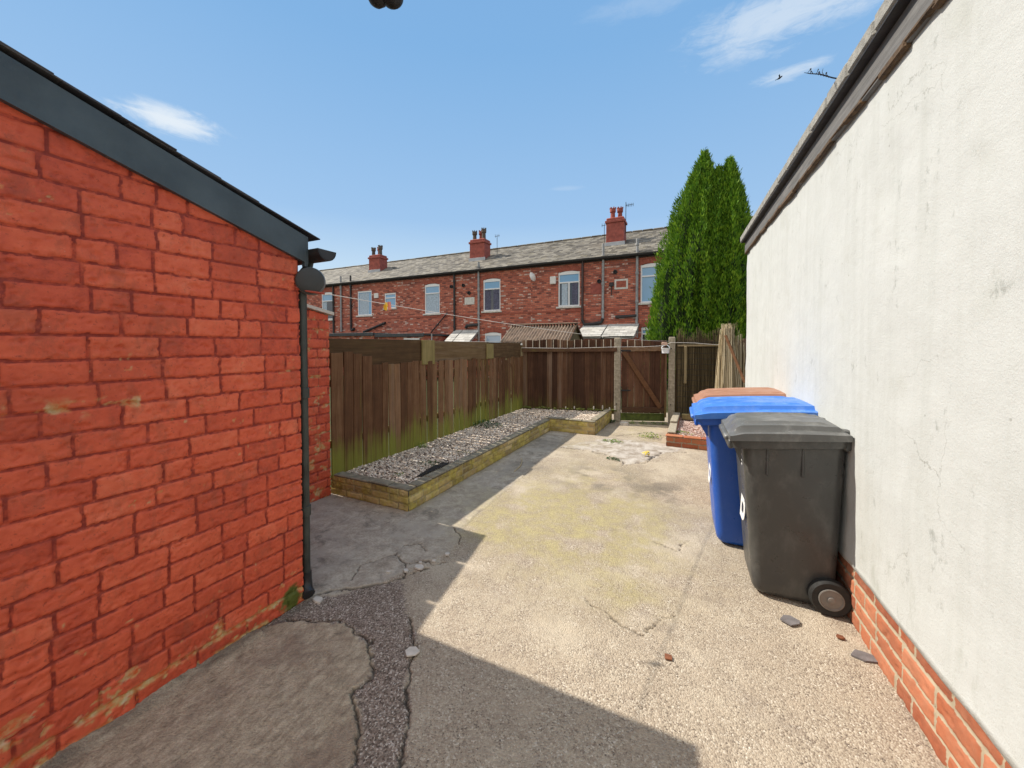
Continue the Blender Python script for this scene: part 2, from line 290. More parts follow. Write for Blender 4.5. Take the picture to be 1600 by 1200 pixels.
M = dict(
    painted_brick=brickwall_mat('red_painted_brick'), terrace=terrace_brick(), yard=concrete_yard_mat(), render=render_mat(),
    bed_brick=rawbrick_mat('mossy_bed_brick', [(0.2, (0.20, 0.145, 0.075)), (0.5, (0.48, 0.355, 0.16)), (0.8, (0.66, 0.52, 0.27))], (0.42, 0.35, 0.21), 0.8, (0.56, 0.46, 0.10)),
    plinth_brick=rawbrick_mat('orange_plinth_brick', [(0.2, (0.28, 0.085, 0.045)), (0.5, (0.42, 0.135, 0.065)), (0.85, (0.50, 0.20, 0.11))], (0.48, 0.40, 0.285), 0.18, (0.30, 0.26, 0.18)),
    red_bed=rawbrick_mat('red_bed_brick', [(0.2, (0.26, 0.07, 0.04)), (0.5, (0.42, 0.13, 0.065)), (0.85, (0.5, 0.2, 0.11))], (0.34, 0.29, 0.22), 0.25, (0.2, 0.18, 0.06)),
    chimney=simple('chimney_brick', (0.32, 0.085, 0.065), 0.9, 0.3, 8, 0.4, 50),
    pot=simple('clay_chimney_pot', (0.30, 0.07, 0.05), 0.85, 0.4, 7, 0.2, 40), darkpot=simple('sooty_chimney_pot', (0.10, 0.075, 0.06), 0.85, 0.4, 7, 0.2, 40),
    lead=simple('lead_flashing', (0.42, 0.44, 0.47), 0.6, 0.15, 6, 0.1, 30),
    barge=simple('blue_grey_painted_wood', (0.056, 0.075, 0.085), 0.55, 0.3, 6, 0.22, 45),
    blackplastic=simple('black_plastic', (0.018, 0.018, 0.019), 0.45, 0.3, 10, 0.06, 80), gutterblack=simple('old_black_gutter', (0.025, 0.023, 0.023), 0.55, 0.4, 12, 0.15, 60),
    greymetal=simple('grey_pipe', (0.30, 0.30, 0.30), 0.6, 0.25, 9, 0.1, 60), brownpipe=simple('brown_pipe', (0.06, 0.028, 0.024), 0.5, 0.3, 9, 0.1, 60),
    downpipe=simple('dark_green_grey_pipe', (0.040, 0.045, 0.038), 0.5, 0.5, 10, 0.12, 70),
    upvc=simple('white_window_frame', (0.80, 0.80, 0.80), 0.4, 0.05, 5, 0.03, 30), sill=simple('pale_stone_sill', (0.62, 0.59, 0.54), 0.85, 0.2, 10, 0.2, 60),
    arch=simple('arch_brick', (0.34, 0.095, 0.062), 0.9, 0.35, 14, 0.4, 60),
    glass=glass_mat('blue_window_glass', (0.20, 0.42, 0.66)), darkglass=glass_mat('dark_window_glass', (0.03, 0.035, 0.05)), paleglass=glass_mat('frosted_glass', (0.42, 0.55, 0.70)),
    curtain=simple('net_curtain', (0.42, 0.50, 0.58), 0.9, 0.25, 14, 0.2, 20), darkcurtain=simple('dark_curtain', (0.10, 0.10, 0.15), 0.9, 0.5, 16, 0.2, 20),
    slate=slate_mat('weathered_slate', [(0.12, (0.06, 0.052, 0.042)), (0.5, (0.155, 0.138, 0.112)), (0.9, (0.27, 0.245, 0.20))]),
    paleslate=slate_mat('pale_slate', [(0.15, (0.34, 0.33, 0.31)), (0.5, (0.46, 0.45, 0.42)), (0.9, (0.56, 0.55, 0.52))], 0.25),
    darkslate=slate_mat('dark_slate', [(0.2, (0.045, 0.045, 0.055)), (0.8, (0.09, 0.085, 0.09))], 0.15),
    corr=simple('rusty_corrugated_sheet', (0.30, 0.22, 0.16), 0.8, 0.45, 5, 0.2, 40), shedwood=wood('shed_boards', (0.20, 0.15, 0.08), (0.34, 0.27, 0.15), 0.3),
    felt=simple('roof_felt', (0.05, 0.055, 0.06), 0.7, 0.4, 9, 0.3, 80), stoneedge=simple('grey_mineral_roof_edge', (0.31, 0.30, 0.27), 0.95, 0.3, 20, 0.8, 160),
    oldwood=wood('weathered_fascia', (0.17, 0.165, 0.16), (0.36, 0.345, 0.33), 0.0, axis='Y'), rotten=simple('rotten_brown_wood', (0.095, 0.058, 0.030), 0.95, 0.6, 22, 0.9, 50),
    picket=wood('brown_fence_boards', (0.135, 0.062, 0.028), (0.30, 0.165, 0.082), 1.0, 0.32, 0.25), topboard=wood('mossy_top_boards', (0.105, 0.058, 0.025), (0.235, 0.15, 0.07), 0.35, 0.75, 0.35, axis='Y'),
    patchboard=wood('yellow_green_patch_board', (0.20, 0.155, 0.055), (0.40, 0.30, 0.13), 0.5, 1.1, 0.2),
    darkfence=wood('dark_stained_boards', (0.070, 0.032, 0.018), (0.17, 0.085, 0.045), 0.25, 0.2, 0.45), gateboard=wood('worn_gate_boards', (0.085, 0.038, 0.022), (0.20, 0.10, 0.055), 0.2, 0.05, 0.8),
    brace=wood('brown_brace', (0.16, 0.075, 0.035), (0.30, 0.16, 0.085), 0.0, axis='X'), railwood=wood('rail', (0.10, 0.05, 0.028), (0.24, 0.14, 0.075), 0.3, 0.0, 0.5, axis='X'),
    palelath=simple('pale_lath', (0.50, 0.43, 0.33), 0.8, 0.25), algae=simple('algae_board', (0.10, 0.13, 0.025), 0.9, 0.5, 12, 0.3, 60), concrete_post=simple('pebbly_concrete_post', (0.36, 0.31, 0.23), 0.95, 0.35, 26, 0.7, 120),
    coping=simple('pale_coping', (0.62, 0.55, 0.46), 0.9, 0.2, 12, 0.3, 60), bedcoping=simple('mossy_bed_top', (0.24, 0.21, 0.15), 0.95, 0.4, 14, 0.5, 70),
    gravel=attr_mat('gravel_stones', [(0.05, (0.19, 0.135, 0.10)), (0.3, (0.54, 0.425, 0.33)), (0.65, (0.76, 0.645, 0.52)), (1.0, (0.90, 0.84, 0.74))]),
    pinkgravel=attr_mat('pink_gravel_stones', [(0.05, (0.22, 0.14, 0.12)), (0.4, (0.48, 0.33, 0.28)), (1.0, (0.72, 0.60, 0.54))]),
    soil=simple('bed_soil', (0.20, 0.155, 0.125), 0.95, 0.4, 30, 0.7, 80),
    reed=attr_mat('dry_reed', [(0.0, (0.20, 0.15, 0.08)), (0.5, (0.48, 0.38, 0.23)), (1.0, (0.78, 0.68, 0.48))]), oldreed=attr_mat('dark_reed', [(0.0, (0.06, 0.048, 0.028)), (0.5, (0.13, 0.10, 0.052)), (1.0, (0.26, 0.20, 0.11))]),
    wire=simple('binding_wire', (0.05, 0.04, 0.03), 0.6), leaf=attr_mat('conifer_green', [(0.0, (0.030, 0.085, 0.008)), (0.45, (0.105, 0.24, 0.014)), (1.0, (0.28, 0.44, 0.028))], 0.6, 0.3, 0.2, 0.08),
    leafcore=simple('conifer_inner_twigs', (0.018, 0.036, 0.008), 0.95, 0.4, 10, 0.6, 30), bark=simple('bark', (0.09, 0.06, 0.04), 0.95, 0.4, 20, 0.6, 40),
    weed=attr_mat('weed_green', [(0.0, (0.05, 0.12, 0.012)), (0.5, (0.13, 0.24, 0.03)), (1.0, (0.34, 0.38, 0.06))], 0.6, 0.3, 0.2, 0.25), darkweed=attr_mat('dark_weed_green', [(0.0, (0.018, 0.05, 0.012)), (1.0, (0.06, 0.13, 0.03))], 0.6, 0.3, 0.2, 0.2),
    flower=attr_mat('yellow_flower', [(0.0, (0.55, 0.38, 0.03)), (1.0, (0.75, 0.6, 0.1))], 0.6, 0.3),
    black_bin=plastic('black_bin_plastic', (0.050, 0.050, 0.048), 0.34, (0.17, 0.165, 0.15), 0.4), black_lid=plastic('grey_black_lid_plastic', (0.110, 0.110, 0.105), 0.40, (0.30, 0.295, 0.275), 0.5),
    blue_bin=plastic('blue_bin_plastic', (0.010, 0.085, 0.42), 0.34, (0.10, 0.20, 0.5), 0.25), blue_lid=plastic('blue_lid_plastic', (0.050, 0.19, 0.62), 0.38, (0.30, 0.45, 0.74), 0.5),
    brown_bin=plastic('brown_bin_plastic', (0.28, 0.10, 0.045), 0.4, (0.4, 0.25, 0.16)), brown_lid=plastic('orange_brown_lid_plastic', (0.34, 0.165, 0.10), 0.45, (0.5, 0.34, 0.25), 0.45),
    tyre=simple('black_rubber', (0.016, 0.016, 0.015), 0.7, 0.3, 20, 0.1, 90), hub=simple('grey_hub_plastic', (0.20, 0.185, 0.165), 0.6, 0.2, 20, 0.15, 80),
    whitemark=simple('white_paint', (0.8, 0.8, 0.78), 0.5, 0.06), dish=simple('pale_dish', (0.75, 0.72, 0.68), 0.5, 0.08), greydisc=simple('dark_grey_plastic', (0.036, 0.038, 0.038), 0.5, 0.2, 9, 0.08, 70),
    greyrim=simple('grey_plastic_rim', (0.14, 0.15, 0.15), 0.5, 0.15), redplastic=simple('red_plastic_arm', (0.40, 0.06, 0.03), 0.5, 0.2), cord=simple('white_line', (0.78, 0.74, 0.68), 0.6, 0.08),
    yellowpeg=simple('yellow_plastic', (0.85, 0.50, 0.03), 0.5, 0.1), pinkpeg=simple('salmon_plastic', (0.80, 0.26, 0.17), 0.5, 0.1), whiteplastic=simple('white_plastic', (0.82, 0.84, 0.86), 0.4, 0.05), rust=simple('pinkish_wood_block', (0.55, 0.36, 0.27), 0.8, 0.25),
    iron=simple('dark_iron', (0.012, 0.011, 0.012), 0.6, 0.4), bluegreyslate=simple('blue_grey_slate', (0.16, 0.145, 0.145), 0.8, 0.25, 20, 0.4, 60), deadleaf=simple('brown_dead_leaf', (0.20, 0.07, 0.03), 0.8, 0.4),
    membrane=simple('black_membrane', (0.012, 0.012, 0.012), 0.6, 0.3), bird=simple('dark_feathers', (0.02, 0.02, 0.025), 0.8, 0.3), palestone=simple('pale_broken_stone', (0.62, 0.57, 0.50), 0.9, 0.2, 20, 0.5, 60), mossm=simple('moss_pad', (0.12, 0.13, 0.02), 0.95, 0.5, 30, 0.8, 90),
    alley=simple('rough_grass_ground', (0.060, 0.065, 0.030), 0.95, 0.3, 3, 0.5, 40, spec=0.05),
)

# ------------------------------------------------------------------ mesh helpers
def rot(axis, a): return np.array(Matrix.Rotation(a, 3, axis))
def zrot(a): c, s = cos(a), sin(a); return np.array([[c, -s, 0], [s, c, 0], [0, 0, 1.0]])

_cb_faces = None
def _cbox_faces():
    idx = {}; k = 0
    for sx in (-1, 1):
        for sy in (-1, 1):
            for sz in (-1, 1):
                for a in range(3): idx[(sx, sy, sz, a)] = k; k += 1
    F = []
    for a in range(3):
        o = [i for i in range(3) if i != a]
        for s in (-1, 1):
            q = []
            for p in ((-1, -1), (1, -1), (1, 1), (-1, 1)):
                c = [0, 0, 0]; c[a] = s; c[o[0]] = p[0]; c[o[1]] = p[1]; q.append(idx[(*c, a)])
            F.append(q)
    for a in range(3):                       # edges along axis a
        o = [i for i in range(3) if i != a]
        for s1 in (-1, 1):
            for s2 in (-1, 1):
                c0 = [0, 0, 0]; c0[o[0]] = s1; c0[o[1]] = s2; c1 = list(c0); c0[a] = -1; c1[a] = 1
                F.append([idx[(*c0, o[0])], idx[(*c1, o[0])], idx[(*c1, o[1])], idx[(*c0, o[1])]])
    for sx in (-1, 1):
        for sy in (-1, 1):
            for sz in (-1, 1): F.append([idx[(sx, sy, sz, 0)], idx[(sx, sy, sz, 1)], idx[(sx, sy, sz, 2)]])
    return F
CBF = _cbox_faces()
def cbox_verts(size, b):
    h = np.array(size) / 2; b = min(b, h.min() * 0.9); V = []
    for sx in (-1, 1):
        for sy in (-1, 1):
            for sz in (-1, 1):
                s = np.array([sx, sy, sz])
                for a in range(3):
                    p = h - b; p[a] = h[a]; V.append(p * s)
    return np.array(V)

class MB:
    """collects shapes; build() links them as ONE mesh object"""
    def __init__(s): s.V = []; s.F = []; s.T = []; s.n = 0
    def add(s, V, F, tone=None):
        V = np.asarray(V, float); s.V.append(V); s.F += [[i + s.n for i in f] for f in F]
        s.T.append(np.full(len(V), random.random() if tone is None else tone)); s.n += len(V); return s
    def box(s, c, size, R=None, b=0.004, tone=None):
        V = cbox_verts(size, b)
        if R is not None: V = V @ np.asarray(R).T
        return s.add(V + np.array(c), CBF, tone)
    def span(s, p, q, w, h, b=0.004, up=(0, 0, 1), tone=None, ext=0.0):
        """a beam from p to q; w across, h along up"""
        p = np.array(p, float); q = np.array(q, float); d = q - p; L = np.linalg.norm(d); d /= L
        u = np.array(up, float); side = np.cross(d, u); side /= np.linalg.norm(side); u = np.cross(side, d)
        R = np.stack([d, side, u], 1)
        return s.box((p + q) / 2, (L + 2 * ext, w, h), R, b, tone)
    def tube(s, pts, r, n=10, caps=True, tone=None):
        pts = np.array(pts, float); N = len(pts); rr = np.broadcast_to(np.array(r, float), (N,))
        V = []; prev = None
        for i in range(N):
            d = pts[min(i + 1, N - 1)] - pts[max(i - 1, 0)]; d = d / (np.linalg.norm(d) + 1e-9)
            if prev is None:
                a = np.array([0, 0, 1.0]) if abs(d[2]) < 0.9 else np.array([1.0, 0, 0]); u = np.cross(d, a)
            else: u = prev - d * (prev @ d)
            u /= np.linalg.norm(u); prev = u; v = np.cross(d, u)
            for k in range(n):
                a = 2 * pi * k / n; V.append(pts[i] + rr[i] * (cos(a) * u + sin(a) * v))
        F = [[i * n + k, i * n + (k + 1) % n, (i + 1) * n + (k + 1) % n, (i + 1) * n + k] for i in range(N - 1) for k in range(n)]
        if caps: F += [list(range(n))[::-1], [(N - 1) * n + k for k in range(n)]]
        return s.add(V, F, tone)
    def lathe(s, prof, c=(0, 0, 0), R=None, n=24, tone=None, caps=True):
        V = []
        for r, z in prof:
            for k in range(n): a = 2 * pi * k / n; V.append((r * cos(a), r * sin(a), z))
        V = np.array(V)
        if R is not None: V = V @ np.asarray(R).T
        N = len(prof)
        F = [[i * n + k, i * n + (k + 1) % n, (i + 1) * n + (k + 1) % n, (i + 1) * n + k] for i in range(N - 1) for k in range(n)]
        if caps: F += [list(range(n))[::-1], [(N - 1) * n + k for k in range(n)]]
        return s.add(V + np.array(c), F, tone)
    def prism(s, poly, dirv, depth, tone=None):
        """poly: 3-D outline, pushed along dirv by depth"""
        P = np.array(poly, float); d = np.array(dirv, float); d /= np.linalg.norm(d); n = len(P)
        V = np.vstack([P, P + d * depth])
        F = [list(range(n)), [n + k for k in range(n)][::-1]] + [[k, (k + 1) % n, n + (k + 1) % n, n + k] for k in range(n)]
        return s.add(V, F, tone)
    def loft(s, loops, caps=True, tone=None):
        n = len(loops[0]); V = np.vstack(loops); N = len(loops)
        F = [[i * n + k, i * n + (k + 1) % n, (i + 1) * n + (k + 1) % n, (i + 1) * n + k] for i in range(N - 1) for k in range(n)]
        if caps: F += [list(range(n))[::-1], [(N - 1) * n + k for k in range(n)]]
        return s.add(V, F, tone)
    def build(s, name, mat, parent=None, origin=None, smooth=None, recalc=True, local=False):
        V = np.vstack(s.V) if s.V else np.zeros((0, 3))
        o_loc = np.zeros(3)
        if parent is not None and not local: V = V - np.array(world_loc(parent))
        elif origin is not None: o_loc = np.array(origin, float); V = V - o_loc
        me = bpy.data.meshes.new(name); me.from_pydata(V.tolist(), [], s.F); me.update()
        at = me.attributes.new('tone', 'FLOAT', 'POINT'); at.data.foreach_set('value', np.concatenate(s.T).astype(np.float32))
        if recalc:
            bm = bmesh.new(); bm.from_mesh(me); bmesh.ops.recalc_face_normals(bm, faces=bm.faces); bm.to_mesh(me); bm.free()
        if smooth is not None:
            me.polygons.foreach_set('use_smooth', [True] * len(me.polygons))
            if smooth < 180: me.set_sharp_from_angle(angle=radians(smooth))
        me.materials.append(mat)
        ob = bpy.data.objects.new(name, me); COL.objects.link(ob)
        if parent is not None: ob.parent = parent
        else: ob.location = o_loc
        return ob

def world_loc(o):
    v = Vector((0, 0, 0))
    while o is not None: v += Vector(o.location); o = o.parent
    return v
def tag(o, label=None, cat=None, group=None, kind=None):
    if label: o['label'] = label
    if cat: o['category'] = cat
    if group: o['group'] = group
    if kind: o['kind'] = kind
    return o
def thing(name, label, cat, loc=(0, 0, 0), rz=0.0, group=None):
    o = bpy.data.objects.new(name, None); COL.objects.link(o); o.empty_display_size = 0.2
    o.location = loc; o.rotation_euler = (0, 0, rz)
    return tag(o, label, cat, group)

def grid_mesh(name, P, attrs, mat, parent=None, keep=None, loc=None, flip=False):
    """P: (nv, nu, 3) points; attrs: name -> (nv, nu) or (nv, nu, 3)"""
    nv, nu = P.shape[:2]; V = P.reshape(-1, 3).astype(np.float64)
    if parent is not None: V = V - np.array(world_loc(parent))
    elif loc is not None: V = V - np.array(loc)
    i = np.arange(nv * nu).reshape(nv, nu)
    F = np.stack([i[:-1, :-1], i[:-1, 1:], i[1:, 1:], i[1:, :-1]], -1).reshape(-1, 4)
    if flip: F = F[:, ::-1]
    if keep is not None:
        k = (keep[:-1, :-1] & keep[1:, 1:] & keep[:-1, 1:] & keep[1:, :-1]).reshape(-1); F = F[k]
    me = bpy.data.meshes.new(name); me.vertices.add(len(V)); me.vertices.foreach_set('co', V.astype(np.float32).ravel())
    me.loops.add(F.size); me.loops.foreach_set('vertex_index', F.astype(np.int32).ravel())
    me.polygons.add(len(F)); me.polygons.foreach_set('loop_start', np.arange(0, F.size, 4, dtype=np.int32))
    try: me.polygons.foreach_set('loop_total', np.full(len(F), 4, dtype=np.int32))
    except Exception: pass
    me.polygons.foreach_set('use_smooth', np.ones(len(F), dtype=bool))
    me.update(calc_edges=True); me.validate()
    for k, a in attrs.items():
        if a.ndim == 2:
            at = me.attributes.new(k, 'FLOAT', 'POINT'); at.data.foreach_set('value', a.astype(np.float32).ravel())
        else:
            at = me.attributes.new(k, 'FLOAT_VECTOR', 'POINT'); at.data.foreach_set('vector', a.astype(np.float32).ravel())
    me.materials.append(mat)
    ob = bpy.data.objects.new(name, me); COL.objects.link(ob)
    if parent is not None: ob.parent = parent
    elif loc is not None: ob.location = loc
    return ob

def vnoise(x, y, seed=0):
    xi = np.floor(x).astype(np.int64); yi = np.floor(y).astype(np.int64); fx = x - xi; fy = y - yi
    def h(a, b):
        n = (a * 374761393 + b * 668265263 + seed * 974711) & 0xffffffff
        n = ((n ^ (n >> 13)) * 1274126177) & 0xffffffff
        return ((n ^ (n >> 16)) & 0xffff) / 65535.0
    fx = fx * fx * (3 - 2 * fx); fy = fy * fy * (3 - 2 * fy)
    return (h(xi, yi) * (1 - fx) + h(xi + 1, yi) * fx) * (1 - fy) + (h(xi, yi + 1) * (1 - fx) + h(xi + 1, yi + 1) * fx) * fy
def fbm(x, y, oct_=4, seed=0):
    s = 0; a = 0.5; t = 0
    for k in range(oct_): s = s + a * vnoise(x * 2.03 ** k + 13.37 * (k + 1), y * 2.03 ** k + 7.91 * (k + 1), seed + k * 17); t += a; a *= 0.55
    return s / t
def sstep(a, b, x): t = np.clip((x - a) / (b - a), 0, 1); return t * t * (3 - 2 * t)

def brick_field(U, Vv, bl, bh, joint, seed, header=0.2, depth=0.008, wob=0.004):
    """height above the joints, joint mask, per-brick random number"""
    u = U + (fbm(U * 25, Vv * 25, 3, seed + 5) - 0.5) * wob * 1.9 + (fbm(U * 80, Vv * 80, 2, seed + 6) - 0.5) * 0.006; v = Vv + (fbm(U * 22, Vv * 30, 3, seed + 9) - 0.5) * wob * 1.9 + (fbm(U * 80, Vv * 80, 2, seed + 8) - 0.5) * 0.006
    row = np.floor(v / bh).astype(int); r0, r1 = row.min(), row.max()
    D = np.zeros_like(u); ID = np.zeros_like(u); rnd = np.random.default_rng(seed)
    umin, umax = u.min() - 2 * bl, u.max() + 2 * bl
    for r in range(r0, r1 + 1):
        e = [umin - rnd.random() * 0.02 - (bl / 2 if r % 2 else 0)]
        while e[-1] < umax: e.append(e[-1] + (bl * 0.52 if rnd.random() < header else bl) * (0.97 + 0.06 * rnd.random()))
        e = np.array(e); ids = rnd.random(len(e)); m_ = row == r
        k = np.searchsorted(e, u[m_]) - 1
        D[m_] = np.minimum(u[m_] - e[k], e[np.minimum(k + 1, len(e) - 1)] - u[m_]); ID[m_] = ids[k]
    fv = v - row * bh; D = np.minimum(D, np.minimum(fv, bh - fv)) - joint / 2
    face = sstep(-0.0005, 0.0036, D)
    rough = (fbm(U * 70, Vv * 70, 3, seed + 31) - 0.5) * 0.005 + (fbm(U * 14, Vv * 14, 3, seed + 41) - 0.5) * 0.004
    pits = sstep(0.66, 0.78, fbm(U * 55, Vv * 55, 2, seed + 51)) * 0.005 + sstep(0.62, 0.74, fbm(U * 20, Vv * 26, 4, seed + 57)) * 0.006
    H = face * (depth + (ID - 0.5) * 0.004 - pits) + rough * (0.5 + 0.5 * face)
    return H, 1 - face, ID

def brick_panel(name, O, u, v, nrm, w, h, mat, parent, bl=0.215, bh=0.092, joint=0.012, res=0.006, seed=1, header=0.2, depth=0.008, keepf=None, chip=None, moss=None, u0=0.0, flip=False, loc=None):
    us = np.linspace(0, w, max(2, int(w / res))); vs = np.linspace(0, h, max(2, int(h / res))); U, Vv = np.meshgrid(us, vs)
    H, J, T = brick_field(U + u0, Vv, bl, bh, joint, seed, header, depth)
    O = np.array(O, float); u = np.array(u, float); v = np.array(v, float); nrm = np.array(nrm, float)
    A = {'joint': J, 'tone': T, 'chip': chip(U, Vv, J) if chip else np.zeros_like(U), 'moss': moss(U, Vv) if moss else np.zeros_like(U)}
    H = H - A['chip'] * 0.003
    P = O + U[..., None] * u + Vv[..., None] * v + H[..., None] * nrm
    return grid_mesh(name, P, A, mat, parent, keepf(U, Vv) if keepf else None, loc, flip)

# ------------------------------------------------------------------ ground and yard
g = MB(); g.add([(-400, -400, -0.03), (400, -400, -0.03), (400, 400, -0.03), (-400, 400, -0.03)], [[0, 1, 2, 3]])
tag(g.build('ground', M['alley']), kind='structure')

def poly_mask(X, Y, poly, soft=0.012, wob=0.03, seed=3, fq=9):
    Xw = X + (fbm(X * fq, Y * fq, 4, seed) - 0.5) * 2 * wob + (fbm(X * 42, Y * 42, 3, seed + 1) - 0.5) * 0.034; Yw = Y + (fbm(X * fq + 40, Y * fq + 7, 4, seed + 3) - 0.5) * 2 * wob + (fbm(X * 42 + 9, Y * 42, 3, seed + 2) - 0.5) * 0.034
    P = np.array(poly); n = len(P); ins = np.zeros(X.shape, bool); D = np.full(X.shape, 9.0)
    for i in range(n):
        a, b = P[i], P[(i + 1) % n]
        c = ((a[1] > Yw) != (b[1] > Yw)); t = (Yw - a[1]) / ((b[1] - a[1]) if abs(b[1] - a[1]) > 1e-9 else 1e-9)
        ins ^= c & (Xw < a[0] + t * (b[0] - a[0]))
        d = b - a; s = np.clip(((Xw - a[0]) * d[0] + (Yw - a[1]) * d[1]) / (d @ d), 0, 1)
        D = np.minimum(D, np.hypot(Xw - a[0] - s * d[0], Yw - a[1] - s * d[1]))
    sd = np.where(ins, D, -D); return sstep(-soft, soft, sd), sd
def line_dist(X, Y, pts, wob=0.03, seed=5, fq=9):
    Xw = X + (fbm(X * fq, Y * fq, 4, seed) - 0.5) * 2 * wob + (fbm(X * 42, Y * 42, 3, seed + 1) - 0.5) * 0.034; Yw = Y + (fbm(X * fq + 40, Y * fq + 7, 4, seed + 3) - 0.5) * 2 * wob + (fbm(X * 42 + 9, Y * 42, 3, seed + 2) - 0.5) * 0.034
    D = np.full(X.shape, 9.0)
    for a, b in zip(pts[:-1], pts[1:]):
        a = np.array(a); b = np.array(b); d = b - a; s = np.clip(((Xw - a[0]) * d[0] + (Yw - a[1]) * d[1]) / (d @ d), 0, 1)
        D = np.minimum(D, np.hypot(Xw - a[0] - s * d[0], Yw - a[1] - s * d[1]))
    return D
def cat(*seg): return np.concatenate([np.arange(a, b, s) for a, b, s in seg])
xs = cat((-3.42, -2.15, 0.02), (-2.15, -0.85, 0.0055), (-0.85, 0.4, 0.011), (0.4, 1.4, 0.025)); ys = cat((-1.5, 0.4, 0.06), (0.4, 2.75, 0.0055), (2.75, 4.6, 0.014), (4.6, 9.2, 0.03))
X, Y = np.meshgrid(xs, ys)
slabA = [(-2.3, 0.2), (-2.3, 1.1), (-2.08, 1.22), (-1.98, 1.30), (-1.75, 1.43), (-1.47, 1.40), (-1.31, 1.26), (-1.33, 1.17), (-1.20, 1.08), (-1.10, 0.97), (-0.98, 0.6), (-0.9, 0.2)]
stripS = [(-2.3, 1.1), (-2.12, 1.43), (-1.86, 1.68), (-1.70, 1.87), (-1.42, 1.63), (-1.28, 1.51), (-1.16, 1.31), (-1.05, 1.21), (-0.94, 1.03), (-0.72, 0.5), (-0.6, 0.2), (-0.9, 0.1), (-2.0, 0.1)]
slabC = [(-3.5, 1.3), (-3.5, 2.8), (-2.32, 2.72), (-2.32, 6.5), (-1.98, 6.4), (-1.86, 5.3), (-1.79, 3.9), (-1.74, 2.68), (-1.60, 2.28), (-1.72, 1.98), (-1.79, 1.78), (-2.03, 1.54), (-2.12, 1.40)]
patchW = [(-1.82, 5.38), (-1.42, 5.42), (-1.02, 5.26), (-0.80, 4.92), (-0.58, 5.18), (-0.42, 5.72), (0.02, 6.2), (-0.5, 6.25), (-0.80, 6.28), (-1.3, 6.22)]
patchB = [(-1.55, 5.9), (-0.35, 6.2), (-0.35, 8.3), (-1.55, 8.3)]
A_, sdA = poly_mask(X, Y, slabA, seed=3); S_, sdS = poly_mask(X, Y, stripS, seed=9); C_, sdC = poly_mask(X, Y, slabC, seed=15); W_, sdW = poly_mask(X, Y, patchW, seed=21, soft=0.03, wob=0.06); B_, sdB = poly_mask(X, Y, patchB, seed=25, soft=0.05)
S_ = S_ * (1 - A_)
crk = [([(-2.02, 1.30), (-1.75, 1.44), (-1.47, 1.41), (-1.31, 1.26), (-1.33, 1.17), (-1.20, 1.08), (-1.10, 0.97), (-0.95, 0.5)], 0.0045, 0.020),
       ([(-1.42, 1.63), (-1.28, 1.51), (-1.16, 1.31), (-1.05, 1.21), (-0.94, 1.03), (-0.74, 0.5)], 0.0035, 0.022),
       ([(-2.12, 1.44), (-1.98, 1.62), (-1.86, 1.70), (-1.70, 1.89), (-1.62, 2.06)], 0.004, 0.022),
       ([(-1.70, 1.89), (-1.78, 2.02), (-1.92, 2.08), (-1.97, 2.2), (-1.86, 2.28), (-1.76, 2.22)], 0.0045, 0.024),
       ([(-1.78, 2.02), (-1.68, 2.12), (-1.60, 2.10), (-1.56, 2.16)], 0.0045, 0.02),
       ([(-1.92, 2.08), (-2.05, 1.86), (-1.98, 1.72)], 0.003, 0.02), ([(-1.80, 2.60), (-1.66, 2.52), (-1.60, 2.40)], 0.003, 0.02),
       ([(-1.82, 5.38), (-1.42, 5.42), (-1.02, 5.26), (-0.80, 4.92), (-0.58, 5.18), (-0.42, 5.72), (-0.1, 5.9)], 0.008, 0.06),
       ([(-1.2, 6.45), (-0.8, 6.9), (-0.4, 6.8)], 0.008, 0.05), ([(-0.3, 3.1), (-0.12, 3.0), (-0.05, 3.25)], 0.003, 0.03), ([(-0.6, 2.2), (-0.25, 2.05), (-0.1, 2.3)], 0.0022, 0.04)]
crack = np.zeros_like(X)
for i, (pts, wd, wob) in enumerate(crk):
    wv = wd * (-0.9 + 2.9 * fbm(X * 9, Y * 9, 3, 60 + i)); crack = np.maximum(crack, 1 - sstep(wv, wv + 0.0045 + wd * 0.3, line_dist(X, Y, pts, wob, 70 + 9 * i)))
def blob(cx, cy, r): return np.exp(-(((X - cx) ** 2 + (Y - cy) ** 2) / r ** 2))
moss = 0.95 * blob(-1.25, 3.3, 0.65) + 0.8 * blob(-0.75, 2.9, 0.6) + 0.5 * blob(-0.5, 3.6, 0.5) + 0.6 * blob(-1.5, 2.75, 0.25) + 0.5 * blob(-1.1, 4.4, 0.5) + 0.55 * blob(-0.36, 2.35, 0.16) + 0.5 * blob(-0.9, 6.7, 0.5) + 0.5 * blob(-0.8, 7.6, 0.4) + 0.35 * blob(-1.5, 5.6, 0.4)
moss = np.clip(moss * sstep(0.22, 0.60, fbm(X * 5, Y * 5, 5, 90)) * 1.2, 0, 1)
moss = np.maximum(moss, sstep(0.10, 0.0, np.abs(X + 2.33)) * (Y > 2.7) * (Y < 6.2) * 0.8 * fbm(X * 9, Y * 9, 3, 8))
dirt = np.clip(0.75 * sstep(0.07, 0.0, X + 2.07 - 0.03) * (Y < 1.5) * fbm(X * 20, Y * 8, 3, 77) + 0.55 * blob(-1.9, 4.3, 0.28) * fbm(X * 6, Y * 6, 3, 78) + 0.7 * blob(-1.0, 4.35, 0.42) * sstep(0.42, 0.62, fbm(X * 4, Y * 4, 4, 79)) + 0.55 * blob(-0.35, 4.2, 0.4) * sstep(0.42, 0.62, fbm(X * 4, Y * 4, 4, 80)) + 0.4 * blob(-2.1, 5.5, 0.3), 0, 1)
Z = (fbm(X * 2.2, Y * 2.2, 3, 100) - 0.5) * 0.012 + (fbm(X * 30, Y * 30, 3, 101) - 0.5) * 0.0035
